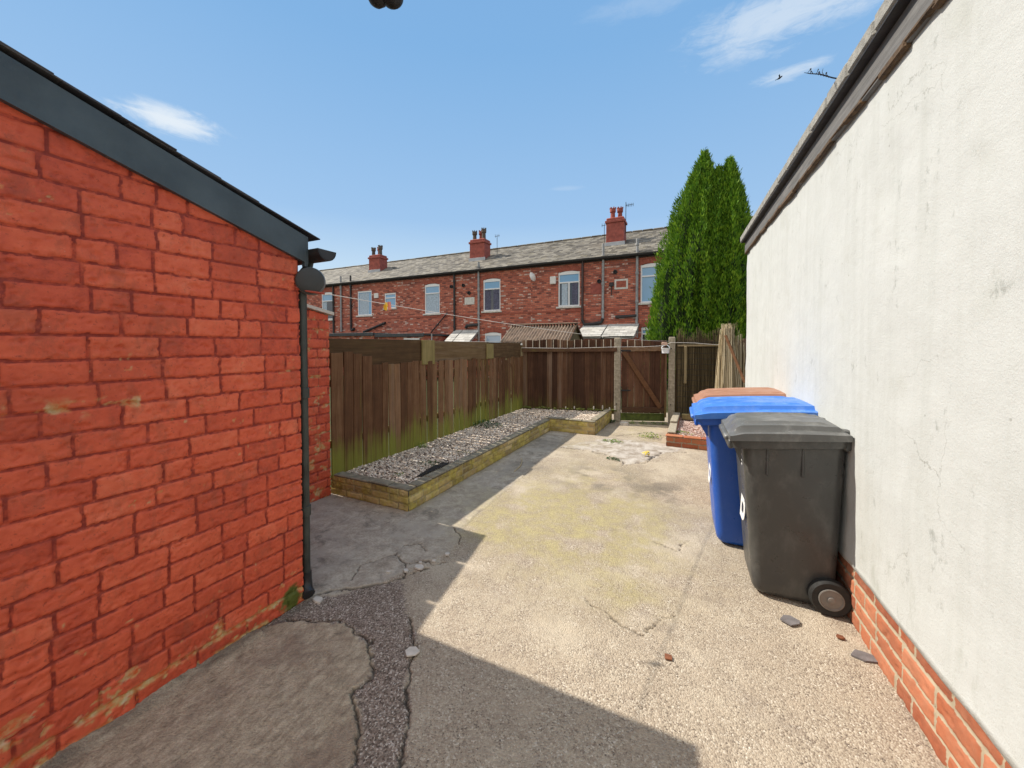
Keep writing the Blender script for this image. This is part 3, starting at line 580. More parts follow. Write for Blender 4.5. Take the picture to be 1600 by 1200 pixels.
Z += A_ * (0.005 + (fbm(X * 16, Y * 16, 4, 102) - 0.5) * 0.010) + C_ * 0.005 + W_ * (0.004 + (fbm(X * 6, Y * 6, 3, 103) - 0.5) * 0.006)
Z -= crack * 0.014
Z += 0.035 * np.exp(-((X + 2.07) / 0.06) ** 2) * (Y < 1.2) * fbm(X * 20, Y * 6, 3, 104)
Z -= np.where((X < -2.9) & (Y > 2.85), 0.0, 0.0)
yard = grid_mesh('concrete_yard', np.stack([X, Y, Z], -1), {'patch_a': np.stack([A_, S_, C_ * (1 - A_)], -1), 'patch_b': np.stack([W_, moss, dirt], -1), 'crack': crack}, M['yard'])
tag(yard, kind='structure')

# ------------------------------------------------------------------ left outhouse (lean-to, roof falling away from the camera)
SX = -2.07
oh = thing('brick_outhouse', 'red painted brick outhouse with sloping roof and dark barge board, filling the left side', 'outhouse', (-2.6, 0.4, 0))
def topz(y): return 1.985 + 0.300 * (1.46 - y)
def keep_o(U, Vv): return Vv < topz(U - 1.2) + 0.06
def chip_o(U, Vv, J):
    y = U - 1.2; n1 = fbm(U * 16, Vv * 26, 4, 201); n2 = fbm(U * 5, Vv * 5, 3, 202)
    base = np.maximum(sstep(0.36, 0.52, n1) * np.exp(-((Vv - 0.0905 - .008 * (n2 - .5)) / 0.011) ** 2), 0.9 * sstep(0.66, 0.71, n1 + 0.13 * J * np.exp(-Vv / .12)) * (Vv < 0.24)) + 0.8 * np.exp(-((Vv - 0.02) / 0.012) ** 2) * sstep(0.42, 0.5, n2)
    band = np.exp(-((Vv - 1.27) / 0.03) ** 2) * sstep(0.50, 0.6, n1) * (y > 0.4) * (y < 0.75)
    spots = sstep(0.80, 0.84, fbm(U * 45, Vv * 45, 2, 203)) * sstep(0.52, 0.65, n2) * 0.6
    return np.clip(base * np.exp(-Vv / 0.28) * 1.5 + 0.8 * band + spots, 0, 1)
def moss_o(U, Vv): return sstep(0.35, 0.6, fbm(U * 18, Vv * 18, 3, 205) * np.exp(-(((U - 1.2 - 1.40) / 0.12) ** 2 + ((Vv - 0.06) / 0.09) ** 2)) * 1.4)
brick_panel('wall', (SX, -1.2, 0), (0, 1, 0), (0, 0, 1), (1, 0, 0), 2.66, 3.2, M['painted_brick'], oh, bl=0.213, bh=0.0905, joint=0.0085, res=0.0058, seed=11, header=0.22, depth=0.010, keepf=keep_o, chip=chip_o, moss=moss_o)
w = MB(); w.prism([(SX - 0.004, -1.2, 0), (SX - 0.004, 1.455, 0), (SX - 0.004, 1.455, topz(1.455)), (SX - 0.004, -1.2, topz(-1.2))], (-1, 0, 0), 1.6)
w.build('far_wall', M['painted_brick'], oh)
r = MB()
sl = np.array([0, -1, 0.300]); sl = sl / np.linalg.norm(sl); nr = np.cross(sl, (1, 0, 0)); nr = nr if nr[2] > 0 else -nr
L = 3.05
for k in range(15):                                     # slate courses, a few at a time, butting into an uneven verge
    for i in range(6):
        y0 = 1.56 - 0.19 * k * 0.915; c = np.array([SX + 0.045 - 0.145 - i * 0.291 + random.uniform(-0.006, 0.006) - (0.145 if k % 2 and i > 0 else 0), y0 - 0.15, topz(y0 - 0.15) + 0.172])
        r.box(c + nr * 0.004, (0.285, 0.34, 0.007), np.stack([np.array([1, 0, 0]), -sl, nr], 1) @ rot('X', 0.02), 0.002)
r.build('roof', M['darkslate'], oh)
rb = MB(); rb.prism([(SX + 0.0, 1.52, topz(1.52) + 0.075), (SX + 0.0, -1.3, topz(-1.3) + 0.075), (SX + 0.0, -1.3, topz(-1.3) + 0.15), (SX + 0.0, 1.52, topz(1.52) + 0.15)], (-1, 0, 0), 1.7)
rb.build('roof_deck', M['felt'], oh)
b_ = MB(); b_.prism([(SX + 0.036, 1.50, topz(1.50)), (SX + 0.036, -1.3, topz(-1.3)), (SX + 0.036, -1.3, topz(-1.3) + 0.152), (SX + 0.036, 1.50, topz(1.50) + 0.152)], (-1, 0, 0), 0.024)
b_.box((SX + 0.022, 1.488, topz(1.5) + 0.05), (0.03, 0.02, 0.14), None, 0.003)
b_.build('barge_board', M['barge'], oh)
gt = MB()                                               # half-round gutter along the far eaves, seen end on
prof = [(0.062 * cos(a), 0.062 * sin(a)) for a in np.linspace(pi, 2 * pi, 11)]; prof += [(0.056 * cos(a), 0.056 * sin(a)) for a in np.linspace(2 * pi, pi, 11)]
gt.prism([(SX + 0.12, 1.56 + p[0], 2.055 + p[1]) for p in prof], (-1, 0, 0), 1.7)
gt.prism([(SX + 0.12, 1.56 + 0.058 * cos(a), 2.055 + 0.058 * sin(a)) for a in np.linspace(pi, 2 * pi, 11)], (-1, 0, 0), 0.006)
gt.build('gutter', M['gutterblack'], oh, smooth=40)
dp = MB(); px_, py_ = SX - 0.022, 1.50
dp.tube([(px_ - 0.02, 1.565, 2.01), (px_ - 0.01, 1.55, 1.97), (px_, py_ + 0.01, 1.93), (px_, py_, 1.86), (px_, py_, 0.12)], 0.024, 12)
for z in (1.86, 1.22, 0.52): dp.lathe([(0.029, z - 0.03), (0.031, z - 0.028), (0.031, z + 0.028), (0.029, z + 0.03)], (px_, py_, 0), n=14)
dp.build('downpipe', M['downpipe'], oh, smooth=40)
sh = MB(); sh.tube([(px_, py_, 0.15), (px_, py_, 0.09), (px_ + 0.02, py_ - 0.01, 0.05), (px_ + 0.05, py_ - 0.02, 0.035)], [0.030, 0.031, 0.033, 0.034], 12); sh.build('downpipe_shoe', M['blackplastic'], oh, smooth=50)

# ------------------------------------------------------------------ boundary wall behind the outhouse
bw = thing('boundary_wall', 'short red painted brick wall with peeling paint and pale coping, between outhouse and picket fence', 'wall', (-3.41, 2.0, 0))
def chip_b(U, Vv, J): return np.clip(sstep(0.60, 0.70, fbm(U * 14, Vv * 20, 4, 301) + 0.08 * J + 0.10 * np.exp(-Vv / 0.3) + 0.03 * (U > 0.9) - 0.06) * 0.85, 0, 1)
brick_panel('wall', (-3.30, 1.45, 0), (0, 1, 0), (0, 0, 1), (1, 0, 0), 1.19, 2.1, M['painted_brick'], bw, res=0.009, seed=23, depth=0.010, chip=chip_b, keepf=lambda U, Vv: Vv < 1.80 + 0.2 * (1.19 - U))
w = MB(); w.prism([(-3.304, 1.45, 0), (-3.304, 2.635, 0), (-3.304, 2.635, 1.79), (-3.304, 1.45, 2.02)], (-1, 0, 0), 0.21); w.build('wall_core', M['painted_brick'], bw)
cpg = MB()
for k in range(3): y0 = 2.67 - k * 0.42; z0 = 1.80 + 0.19 * (2.67 - y0); cpg.prism([(-3.25, y0, z0), (-3.25, y0, z0 + 0.03), (-3.41, y0, z0 + 0.07), (-3.56, y0, z0 + 0.03), (-3.56, y0, z0)], (0, -1, 0.19), 0.41)
cpg.build('coping', M['coping'], bw)

# ------------------------------------------------------------------ left picket fence
FX = -3.30
pf = thing('picket_fence', 'long brown picket fence along the gravel bed, green at its foot, with mossy top board', 'fence', (FX, 4.9, 0))
pk = MB(); y = 2.66; k = 0
while y < 7.26:
    wd = random.uniform(0.115, 0.142) if k < 5 else random.uniform(0.092, 0.122)
    top = (1.43 if k < 4 else 1.30) + random.uniform(-0.018, 0.015) - 0.012 * (y - 2.7) * 0.6; bot = 0.17
    gap = random.choice([0.003, 0.005, 0.008, 0.012]) if y < 3.85 or y > 7.0 else random.choice([0.008, 0.022, 0.034, 0.042])
    tilt = rot('X', random.uniform(-0.008, 0.008)) @ rot('Z', random.uniform(-0.07, 0.07))
    off = random.uniform(-0.006, 0.012)
    if random.random() < 0.22: top -= random.uniform(0.01, 0.035)
    tilt = tilt @ rot('Y', random.uniform(-0.010, 0.010))
    pk.box((FX + off, y + wd / 2, (top + bot) / 2), (0.018, wd, top - bot), tilt, 0.003, tone=min(1, max(0, random.gauss(.5, .3)))); y += wd + gap; k += 1
pk.build('picket', M['picket'], pf)
pr = MB()
for z in (0.5, 1.12): pr.box((FX - 0.04, 4.95, z), (0.04, 4.6, 0.075), None, 0.004)
pr.build('rail', M['topboard'], pf)
tb = MB()
for y0, y1, dz in ((2.65, 4.22, 0.0), (4.24, 5.93, -0.012), (5.95, 7.27, -0.02)): tb.box((FX - 0.035, (y0 + y1) / 2, 1.425 + dz), (0.045, y1 - y0, 0.30), rot('X', random.uniform(-0.004, 0.004)), 0.006)
tb.build('top_board', M['topboard'], pf)
for yc, ww, zc_, hh in ((4.20, 0.27, 1.41, 0.33), (5.92, 0.24, 1.40, 0.26)):
    p = MB(); p.box((FX + 0.006, yc, zc_), (0.022, ww, hh), None, 0.004); p.build('patch_board', M['patchboard'], pf)
for yc in (2.62, 4.22, 5.93, 7.28):
    p = MB(); p.box((FX - 0.12, yc, 0.75), (0.09, 0.09, 1.5), None, 0.006); p.build('post', M['picket'], pf)

# ------------------------------------------------------------------ back fence, posts, gate (a line that runs slightly away to the right)
FA = np.array([-3.30, 7.32]); FB = np.array([-1.44, 7.74]); GR = np.array([-0.50, 8.08]); FR = np.array([1.6, 8.42])
def along(P, Q, t): return P + (Q - P) * t
def fence_run(P, Q): d = Q - P; L = np.linalg.norm(d); d = d / L; ang = atan2(d[1], d[0]); nrm = np.array([d[1], -d[0]]); return d, L, ang, nrm   # nrm faces the yard
bf = thing('board_fence', 'dark stained board fence with stubby uprights above its rail, between picket fence and gate', 'fence', (*along(FA, FB, .5), 0))
d, L, ang, nn = fence_run(FA, FB); R = zrot(ang)
bb = MB(); s = 0.0; k = 0
while s < L - 0.02:
    wd = random.uniform(0.098, 0.118); ce = FA + d * (s + wd / 2) + nn * (0.012 if k % 2 else -0.008)
    top = 1.615 + random.uniform(-0.015, 0.02); bb.box((*ce, (top + 0.14) / 2), (wd, 0.017, top - 0.14), R @ rot('Z', random.uniform(-0.16, -0.02)), 0.003); s += wd - 0.003; k += 1
bb.build('board', M['darkfence'], bf)
for i in range(13): la = MB(); c = along(FA, FB, (i + .6) / 13.4) + nn * .034; la.box((*c, 1.535), (.015, .012, .17), R, .002); la.build('lath', M['palelath'], bf)  # pale strips stand in for sunlight on the board edges
rl = MB(); rl.span((*(FA + nn * 0.055), 1.405), (*(FB + nn * 0.055), 1.42), 0.05, 0.075, 0.005); rl.build('rail', M['railwood'], bf)
rl = MB(); rl.span((*(FA - nn * 0.05), 0.45), (*(FB - nn * 0.05), 0.45), 0.05, 0.075, 0.005); rl.build('rail', M['railwood'], bf)
mg = MB()
for i in range(60): c = along(FA, FB, random.random()) + nn * random.uniform(0.02, 0.10); mg.box((*c, 0.215 + random.uniform(0, .015)), (random.uniform(.03, .09), .04, random.uniform(.02, .05)), zrot(random.random() * 3), .012)
for i, (t, h) in enumerate(((.48, .04), .0 or (.57, .05), (.77, .06), (.86, .085), (.93, .05), (.985, .08))):
    c = along(FA, FB, t) + nn * 0.10
    p = MB(); p.box((*c, 0.235 + h / 2), (0.022, 0.02, h), None, 0.004)
    tag(p.build('marker_peg', M['palestone'], None, (*c, 0.235)), 'little pale peg stuck in the gravel along the foot of the dark back fence', 'peg', 'pale pegs at the foot of the back fence')
tag(mg.build('moss_edge', M['mossm'], bf), kind='stuff')

def gate_post(c, label, h):
    p = thing('gate_post', label, 'post', (*c, 0), 0, 'concrete gate posts')
    m_ = MB(); sz = 0.118
    m_.loft([np.array([(c[0] + a * sz / 2 * t, c[1] + b * sz / 2 * t, z) for a, b in ((-1, -.85), (-.85, -1), (.85, -1), (1, -.85), (1, .85), (.85, 1), (-.85, 1), (-1, .85))]) for z, t in ((-0.05, 1), (h - 0.03, 1), (h, 0.86))])
    m_.build('shaft', M['concrete_post'], p)
    for z in (h - 0.23, 0.35):
        q = MB(); q.lathe([(0.012, 0), (0.012, 0.012), (0.006, 0.014)], (c[0] - 0.01, c[1] - sz / 2 - 0.002, z), rot('X', pi / 2), n=10)
        q.build('bolt_hole', M['iron'], p, smooth=40)
gate_post(along(FB, GR, 0.02) , 'concrete gate post on the left of the gate, ending the dark board fence', 1.66)
gate_post(GR + np.array([0.05, 0.02]), 'concrete gate post on the right of the gate, the white pot beside it', 1.67)

gd, gL, ga, gn = fence_run(FB, GR); GRm = zrot(ga)
gt_ = thing('garden_gate', 'dark weathered board gate with one diagonal brace, shut between two concrete posts', 'gate', (*along(FB, GR, .5), 0))
def gp(s, off, z): q = FB + gd * s + gn * off; return (q[0], q[1], z)
bo = MB(); s = 0.10
while s < 0.90:
    wd = random.uniform(0.085, 0.115); top = 1.60 + random.uniform(-0.02, 0.015) if s > 0.16 else 1.58
    bo.box(gp(s + wd / 2, random.uniform(-0.006, 0.008), (top + 0.17) / 2), (wd, 0.018, top - 0.17), GRm @ rot('Z', random.uniform(-0.14, 0.0)), 0.003); s += wd + random.choice((0.003, 0.007))
bo.build('board', M['gateboard'], gt_)
for z, hh in ((1.425, 0.085), (0.235, 0.10)):
    p = MB(); p.span(gp(0.09, 0.04, z), gp(0.90, 0.04, z + 0.012), 0.035, hh, 0.005); p.build('rail', M['railwood'], gt_)
for sx_ in (.2, .34, .48): la = MB(); la.box(gp(sx_, .028, 1.535), (.015, .012, .15), GRm, .002); la.build('lath', M['palelath'], gt_)  # sunlit board edges of the gate, again as pale strips
p = MB(); p.span(gp(0.12, 0.045, 1.385), gp(0.83, 0.045, 0.285), 0.034, 0.088, 0.005, up=(0, 0, 1)); p.build('brace', M['brace'], gt_)
for z in (1.40, 0.62): p = MB(); p.span(gp(0.07, 0.064, z), gp(0.26, 0.064, z), 0.006, 0.03, 0.002); p.build('hinge', M['iron'], gt_)
p = MB(); p.span(gp(0.06, -0.01, 0.09), gp(0.93, -0.01, 0.09), 0.03, 0.15, 0.006); p.build('threshold_board', M['algae'], gt_)
p = MB(); p.span(gp(0.93, 0.03, 0.1), gp(0.93, 0.03, 1.40), 0.05, 0.035, 0.004, up=(1, 0, 0)); p.build('stile', M['darkfence'], gt_)

# ---- fence and reed screening on the right of the gate
rd, rL, ra, rn = fence_run(GR + np.array([0.12, 0.03]), FR); RR = zrot(ra); R0 = GR + np.array([0.12, 0.03])
def rp(s, off, z): q = R0 + rd * s + rn * off; return (q[0], q[1], z)
rf = thing('plank_fence', 'mottled dark plank fence behind the reed screen, between gate and white wall', 'fence', rp(0.7, 0, 0))
m_ = MB(); s = 0
while s < 1.75: wd = random.uniform(0.13, 0.16); t = 1.62 + random.uniform(-.02, .02); m_.box(rp(s + wd / 2, -0.05, t / 2), (wd, 0.018, t), RR, 0.003); s += wd + 0.004
m_.build('plank', M['darkfence'], rf)
p = MB(); p.span(rp(0.02, 0.055, 1.50), rp(0.95, 0.055, 1.505), 0.03, 0.035, 0.004); p.build('rail', M['reed'], rf)
p = MB(); p.box(rp(0.16, 0.085, 1.13), (0.05, 0.03, 0.72), RR, 0.01); p.build('batten', M['shedwood'], rf)
rs = thing('reed_screen', 'old dark wired reed screen with stems poking over its top, right of the gate', 'screen', rp(0.45, 0.03, 0))
m_ = MB()
for i in range(330):
    s = random.uniform(0.02, 0.92); off = 0.025 + random.uniform(-0.012, 0.014); t = 1.62 + 0.20 * random.random() ** 2 + 0.06 * sin(s * 19); le = random.uniform(-0.04, 0.04)
    m_.tube([rp(s, off, 0.05), rp(s + le * 0.3, off + random.uniform(-.008, .008), 0.8), rp(s + le, off, t)], [0.004, 0.004, 0.0025], 4)
m_.build('reed_stems', M['oldreed'], rs, recalc=False)
m_ = MB()
for z in np.arange(0.2, 1.6, 0.105): m_.tube([rp(s, 0.044 + 0.004 * sin(s * 40), z + 0.006 * sin(s * 23 + z * 9)) for s in np.linspace(0.02, 0.9, 30)], 0.004, 4)
m_.build('binding_wire', M['wire'], rs)
rbu = thing('reed_bundle', 'pale dry reed bundle leaning upright against the fence beside the white wall', 'reeds', (0.52, 7.72, 0))
m_ = MB()
for i in range(620):
    a = random.random() * 2 * pi; q = random.random() ** 0.5; bx, by = 0.50 + 0.25 * q * cos(a), 7.72 + 0.16 * q * sin(a); tq = 0.36; t = 1.62 + 0.28 * random.random() ** 1.5
    tx, ty = 0.47 + 0.25 * tq * q * cos(a) + random.gauss(0, 0.02), 7.86 + 0.16 * tq * q * sin(a)
    if random.random() < 0.05: tx += random.uniform(-0.16, 0.16); t += 0.05
    mx, my = (bx * 0.42 + tx * 0.58) + random.gauss(0, .008), (by * 0.42 + ty * 0.58)
    m_.tube([(bx, by, 0.02), (mx, my, t * 0.62), (tx, ty, t)], [0.0045, 0.004, 0.002], 4)
m_.build('reed_stems', M['reed'], rbu, recalc=False)
p = MB(); p.tube([(0.47 + .11 * cos(a), 7.82 + .07 * sin(a), 1.32) for a in np.linspace(0, 2 * pi, 20)], 0.005, 5); p.build('tie', M['wire'], rbu)
p = MB(); p.span((0.43, 7.60, 1.68), (0.72, 7.48, 0.88), 0.018, 0.045, 0.004)
tag(p.build('batten', M['brace'], None, (0.72, 7.48, 0.88)), 'thin reddish wooden batten slanting down across the right side of the pale reed bundle', 'batten')
m_ = MB()
for i in range(26): s = random.uniform(0.95, 1.25); m_.tube([rp(s, 0.10, 0.1), rp(s + random.uniform(-.03, .03), 0.10, random.uniform(1.4, 1.72))], [0.007, 0.004], 5)
tag(m_.build('cane_stack', M['reed'], None, rp(1.1, 0.1, 0.1)), 'loose upright canes standing between the reed bundle and the white wall', 'canes')

# ------------------------------------------------------------------ raised bed on the left, with gravel
BX = -2.33; Y0 = 2.68; YJ = 6.35; JX = -1.53; Y1 = 7.72; BH = 0.20; BT = 0.11
rbed = thing('raised_bed', 'long low mossy brick raised bed with a step outwards, in front of the picket fence', 'raised bed', (-2.6, 4.5, 0))
kw = dict(mat=M['bed_brick'], parent=rbed, bl=0.225, bh=0.067, joint=0.010, header=0.12)
brick_panel('front_wall', (-3.33, Y0, 0), (1, 0, 0), (0, 0, 1), (0, -1, 0), 1.0, BH - .012, res=0.007, seed=31, **kw)
brick_panel('side_wall', (BX, Y0, 0), (0, 1, 0), (0, 0, 1), (1, 0, 0), YJ - Y0, BH - .012, res=0.009, seed=32, **kw)
brick_panel('jog_wall', (BX, YJ, 0), (1, 0, 0), (0, 0, 1), (0, -1, 0), JX - BX, 0.226 - .012, res=0.011, seed=33, **kw)
brick_panel('end_wall', (JX, YJ, 0), (0, 1, 0), (0, 0, 1), (1, 0, 0), Y1 - YJ, 0.236 - .012, res=0.012, seed=34, **kw)
core = MB()
core.box((-2.83, Y0 + 0.003 + BT / 2, BH / 2 - .012), (1.0 - .004, BT, BH - 0.006), None, 0.01)
core.box((BX - 0.003 - BT / 2, (Y0 + YJ) / 2 + BT / 2, BH / 2 - .012), (BT, YJ - Y0, BH - 0.006), None, 0.01)
core.box(((BX + JX) / 2, YJ + 0.003 + BT / 2, 0.113 - .012), (JX - BX - .006, BT, 0.222), None, 0.01)
core.box((JX - 0.003 - BT / 2, (YJ + Y1) / 2 + BT / 2, 0.118 - .012), (BT, Y1 - YJ, 0.232), None, 0.01)
core.build('wall_core', M['bedcoping'], rbed)
cp = MB()                                                # top bricks, one by one, worn corners
def caps_row(P, Q, z, w):
    P = np.array(P); Q = np.array(Q); L = np.linalg.norm(Q - P); n = max(2, int(L / 0.225)); dd = (Q - P) / L
    for i in range(n): c = P + dd * (i + .5) * L / n; cp.box((c[0], c[1], z + random.uniform(-.004, .004)), (L / n - 0.008, w, 0.018), zrot(atan2(dd[1], dd[0]) + random.uniform(-.012, .012)), 0.006)
caps_row((-3.33, Y0 + BT / 2 - .004), (BX, Y0 + BT / 2 - .004), BH - .004, BT); caps_row((BX - BT / 2 + .004, Y0 + BT), (BX - BT / 2 + .004, YJ), BH - .003, BT)
caps_row((BX - BT, YJ + BT / 2 - .004), (JX, YJ + BT / 2 - .004), 0.226 - .003, BT); caps_row((JX - BT / 2 + .004, YJ + BT), (JX - BT / 2 + .004, Y1), 0.236 - .003, BT)
cp.build('top_bricks', M['bedcoping'], rbed)
so = MB(); so.prism([(-3.31, Y0 + BT, 0), (BX - BT, Y0 + BT, 0), (BX - BT, YJ + BT, 0), (JX - BT, YJ + BT, 0), (JX - BT, Y1, 0), (-1.6, 7.72, 0), (-3.31, 7.34, 0)], (0, 0, 1), 0.165)
so.build('soil', M['soil'], rbed)

def stones(name, regions, n, z0, mat, size=(0.007, 0.016), hump=0.02, seed=5):
    """many little pebbles, one mesh"""
    rg = np.random.default_rng(seed)
    areas = np.array([(x1 - x0) * (y1 - y0) for x0, x1, y0, y1 in regions]); pick = rg.choice(len(regions), n, p=areas / areas.sum()); R4 = np.array(regions)[pick]
    cx = R4[:, 0] + rg.random(n) * (R4[:, 1] - R4[:, 0]); cy = R4[:, 2] + rg.random(n) * (R4[:, 3] - R4[:, 2])
    cz = z0 + (fbm(cx * 3, cy * 3, 3, seed)) * hump + rg.random(n) * 0.008
    O8 = np.array([(1, 0, 0), (0.2, 0.95, 0.1), (-1, 0.1, 0), (-0.1, -1, 0), (0.55, 0.5, 0.75), (-0.5, 0.55, 0.7), (-0.55, -0.5, 0.8), (0.5, -0.55, 0.7)]); O8 = np.vstack([O8])
    Fc = [(4, 5, 6, 7), (0, 1, 4, 4), (1, 5, 4, 4), (1, 2, 5, 5), (2, 6, 5, 5), (2, 3, 6, 6), (3, 7, 6, 6), (3, 0, 7, 7), (0, 4, 7, 7)]
    Fc = [tuple(dict.fromkeys(f)) for f in Fc]
    a = rg.random(n) * 2 * pi; s = size[0] + rg.random(n) ** 1.6 * (size[1] - size[0]); el = 0.65 + 0.5 * rg.random(n); fl = 0.5 + 0.4 * rg.random(n)
    V = np.zeros((n, 8, 3)); V[:, :, 0] = O8[None, :, 0] * (s * el)[:, None]; V[:, :, 1] = O8[None, :, 1] * s[:, None]; V[:, :, 2] = O8[None, :, 2] * (s * fl)[:, None]
    V *= 1 + (rg.random((n, 8, 1)) - 0.5) * 0.35
    tx = (rg.random(n) - .5) * 0.9; V[:, :, 2] += V[:, :, 0] * tx[:, None]
    ca, sa = np.cos(a)[:, None], np.sin(a)[:, None]; x = V[:, :, 0] * ca - V[:, :, 1] * sa; yv = V[:, :, 0] * sa + V[:, :, 1] * ca
    V[:, :, 0] = x + cx[:, None]; V[:, :, 1] = yv + cy[:, None]; V[:, :, 2] += cz[:, None]
    tone = np.repeat(np.clip(0.5 + 0.26 * rg.standard_normal(n), 0, 1), 8)
    faces = []
    for i in range(n): o = i * 8; faces += [tuple(o + k for k in f) for f in Fc]
    me = bpy.data.meshes.new(name); me.from_pydata(V.reshape(-1, 3).tolist(), [], faces); me.update()
    at = me.attributes.new('tone', 'FLOAT', 'POINT'); at.data.foreach_set('value', tone.astype(np.float32)); me.materials.append(mat)
    ob = bpy.data.objects.new(name, me); COL.objects.link(ob); return ob
gr = stones('gravel', [(-3.29, BX - BT, Y0 + BT, YJ + BT), (-3.29, JX - BT, YJ + BT, 7.66)], 21000, 0.168, M['gravel'])
tag(gr, 'grey and cream gravel filling the long raised bed', 'gravel', kind='stuff')

# ---- small brick bed on the right, beyond the bins
rb2 = thing('raised_bed', 'small red brick raised bed of pink gravel, half hidden behind the blue bin', 'raised bed', (0.1, 7, 0))
kw2 = dict(mat=M['red_bed'], parent=rb2, bl=0.225, bh=0.072, joint=0.010, header=0.12)
brick_panel('front_wall', (-0.40, 6.12, 0), (1, 0, 0), (0, 0, 1), (0, -1, 0), 0.95, 0.145, res=0.01, seed=41, **kw2)
brick_panel('side_wall', (-0.40, 6.12, 0), (0, 1, 0), (0, 0, 1), (-1, 0, 0), 1.92, 0.16, res=0.012, seed=42, flip=True, **kw2)
m_ = MB(); m_.box((0.075, 6.18, 0.07), (0.94, 0.11, 0.138), None, 0.006); m_.box((-0.343, 7.14, 0.075), (0.11, 1.8, 0.155), None, 0.006); m_.box((0.1, 7.1, 0.05), (0.8, 1.7, 0.1), None, 0.006); m_.build('wall_core', M['red_bed'], rb2)
cp = MB(); caps_row((-0.42, 6.17), (0.56, 6.17), 0.158, 0.12); cp.build('front_top', M['red_bed'], rb2)
cp = MB(); cp.box((-0.345, 6.62, 0.18), (0.115, 0.72, 0.03), zrot(0.01), 0.006); cp.box((-0.345, 7.45, 0.205), (0.115, 0.9, 0.05), zrot(-0.01), 0.008); cp.build('side_top', M['concrete_post'], rb2)
m_ = MB(); m_.box((-0.12, 7.7, 0.2), (0.26, 0.10, 0.10), zrot(.1), 0.01); tag(m_.build('loose_block', M['shedwood'], None, (-0.12, 7.7, 0.1)), 'short yellowish timber block lying at the back of the small pink gravel bed', 'block')
g2 = stones('pink_gravel', [(-0.285, 0.52, 6.24, 7.95)], 3800, 0.10, M['pinkgravel'], (0.008, 0.017), 0.04, 9); tag(g2, 'pinkish gravel in the small brick bed beside the right gate post', 'gravel', kind='stuff')

# ------------------------------------------------------------------ white rendered outhouse on the right
WA = np.array([0.77, 2.68]); wd_ = np.array([-0.051, 1.0]); wd_ /= np.linalg.norm(wd_); wn = np.array([-wd_[1], wd_[0]])
def wp(y, off, z): t = (y - WA[1]) / wd_[1]; q = WA + wd_ * t + wn * off; return np.array([q[0], q[1], z])
ro = thing('rendered_outhouse', 'white rendered outhouse wall with stained plaster, brick plinth and rotting fascia, filling the right side', 'outhouse', tuple(wp(3, 0, 0)))
ya, yb = -0.9, 6.05; Ls = (yb - ya) / wd_[1]
us = np.linspace(0, Ls, 240); vs = np.linspace(0.315, 2.80, 110); U, Vv = np.meshgrid(us, vs)
H = 0.012 + (fbm(U * 1.8, Vv * 1.8, 3, 401) - 0.5) * 0.02 + (fbm(U * 11, Vv * 11, 3, 402) - 0.5) * 0.005
H[0] = H[0] + 0.004; H[0] -= 0.0; o3 = wp(ya, 0, 0); u3 = np.array([*wd_, 0]); n3 = np.array([*wn, 0])
P = o3 + U[..., None] * u3 + H[..., None] * n3; P[..., 2] = Vv + (fbm(U * 9, Vv * 0, 2, 403) - 0.5) * 0.012 * (Vv < 0.32)
under = P[:1].copy(); under -= 0.03 * n3; P = np.concatenate([under, P], 0)
grid_mesh('rendered_wall', P, {}, M['render'], ro, flip=True)
brick_panel('brick_plinth', o3 + np.array([0, 0, -0.005]), u3, (0, 0, 1), n3, Ls, 0.335, M['plinth_brick'], ro, bl=0.225, bh=0.083, joint=0.013, res=0.0085, seed=51, header=0.3, depth=0.008, flip=True)
m_ = MB(); m_.prism([wp(ya, -0.006, 0), wp(yb, -0.006, 0), wp(yb, -0.006, 2.95), wp(ya, -0.006, 2.95)], -n3, 1.6); m_.build('wall_core', M['render'], ro)
m_ = MB(); m_.span(wp(ya, 0.022, 2.832), wp(yb + .05, 0.022, 2.814), 0.026, 0.155, 0.004); m_.build('fascia', M['oldwood'], ro)
m_ = MB()
for i in range(34):
    y0 = ya + i * (yb - ya) / 34; m_.span(wp(y0, 0.028 + random.uniform(-.003, .004), 2.765 - 0.0029 * (y0 - ya) + random.uniform(-.007, .010)), wp(y0 + 0.235, 0.026 + random.uniform(-.003, .004), 2.765 - 0.0029 * (y0 + .235 - ya) + random.uniform(-.007, .010)), 0.030, random.uniform(0.018, 0.045), 0.008)
m_.build('rotten_batten', M['rotten'], ro)
m_ = MB(); m_.span(wp(ya, 0.036, 2.917), wp(yb + .05, 0.036, 2.898), 0.085, 0.012, 0.003); m_.build('soffit', M['gutterblack'], ro)  # underside board coloured black for the shade beneath the roof edge
m_ = MB()
for i in range(24): y0 = ya + i * (yb + .1 - ya) / 24; m_.span(wp(y0, 0.036, 2.966 - .0029 * (y0 - ya) + random.uniform(-.003, .003)), wp(y0 + (yb + .1 - ya) / 24 - .004, 0.036, 2.966 - .0029 * (y0 - ya)), 0.10, 0.088 + random.uniform(-.004, .006), 0.014)
m_.build('roof_edge', M['stoneedge'], ro)
m_ = MB(); m_.prism([wp(ya, -0.01, 2.96), wp(yb + .05, -0.01, 2.94), wp(yb + .05, -1.7, 3.5), wp(ya, -1.7, 3.52)], (0, 0, 1), 0.06); m_.build('roof', M['darkslate'], ro)

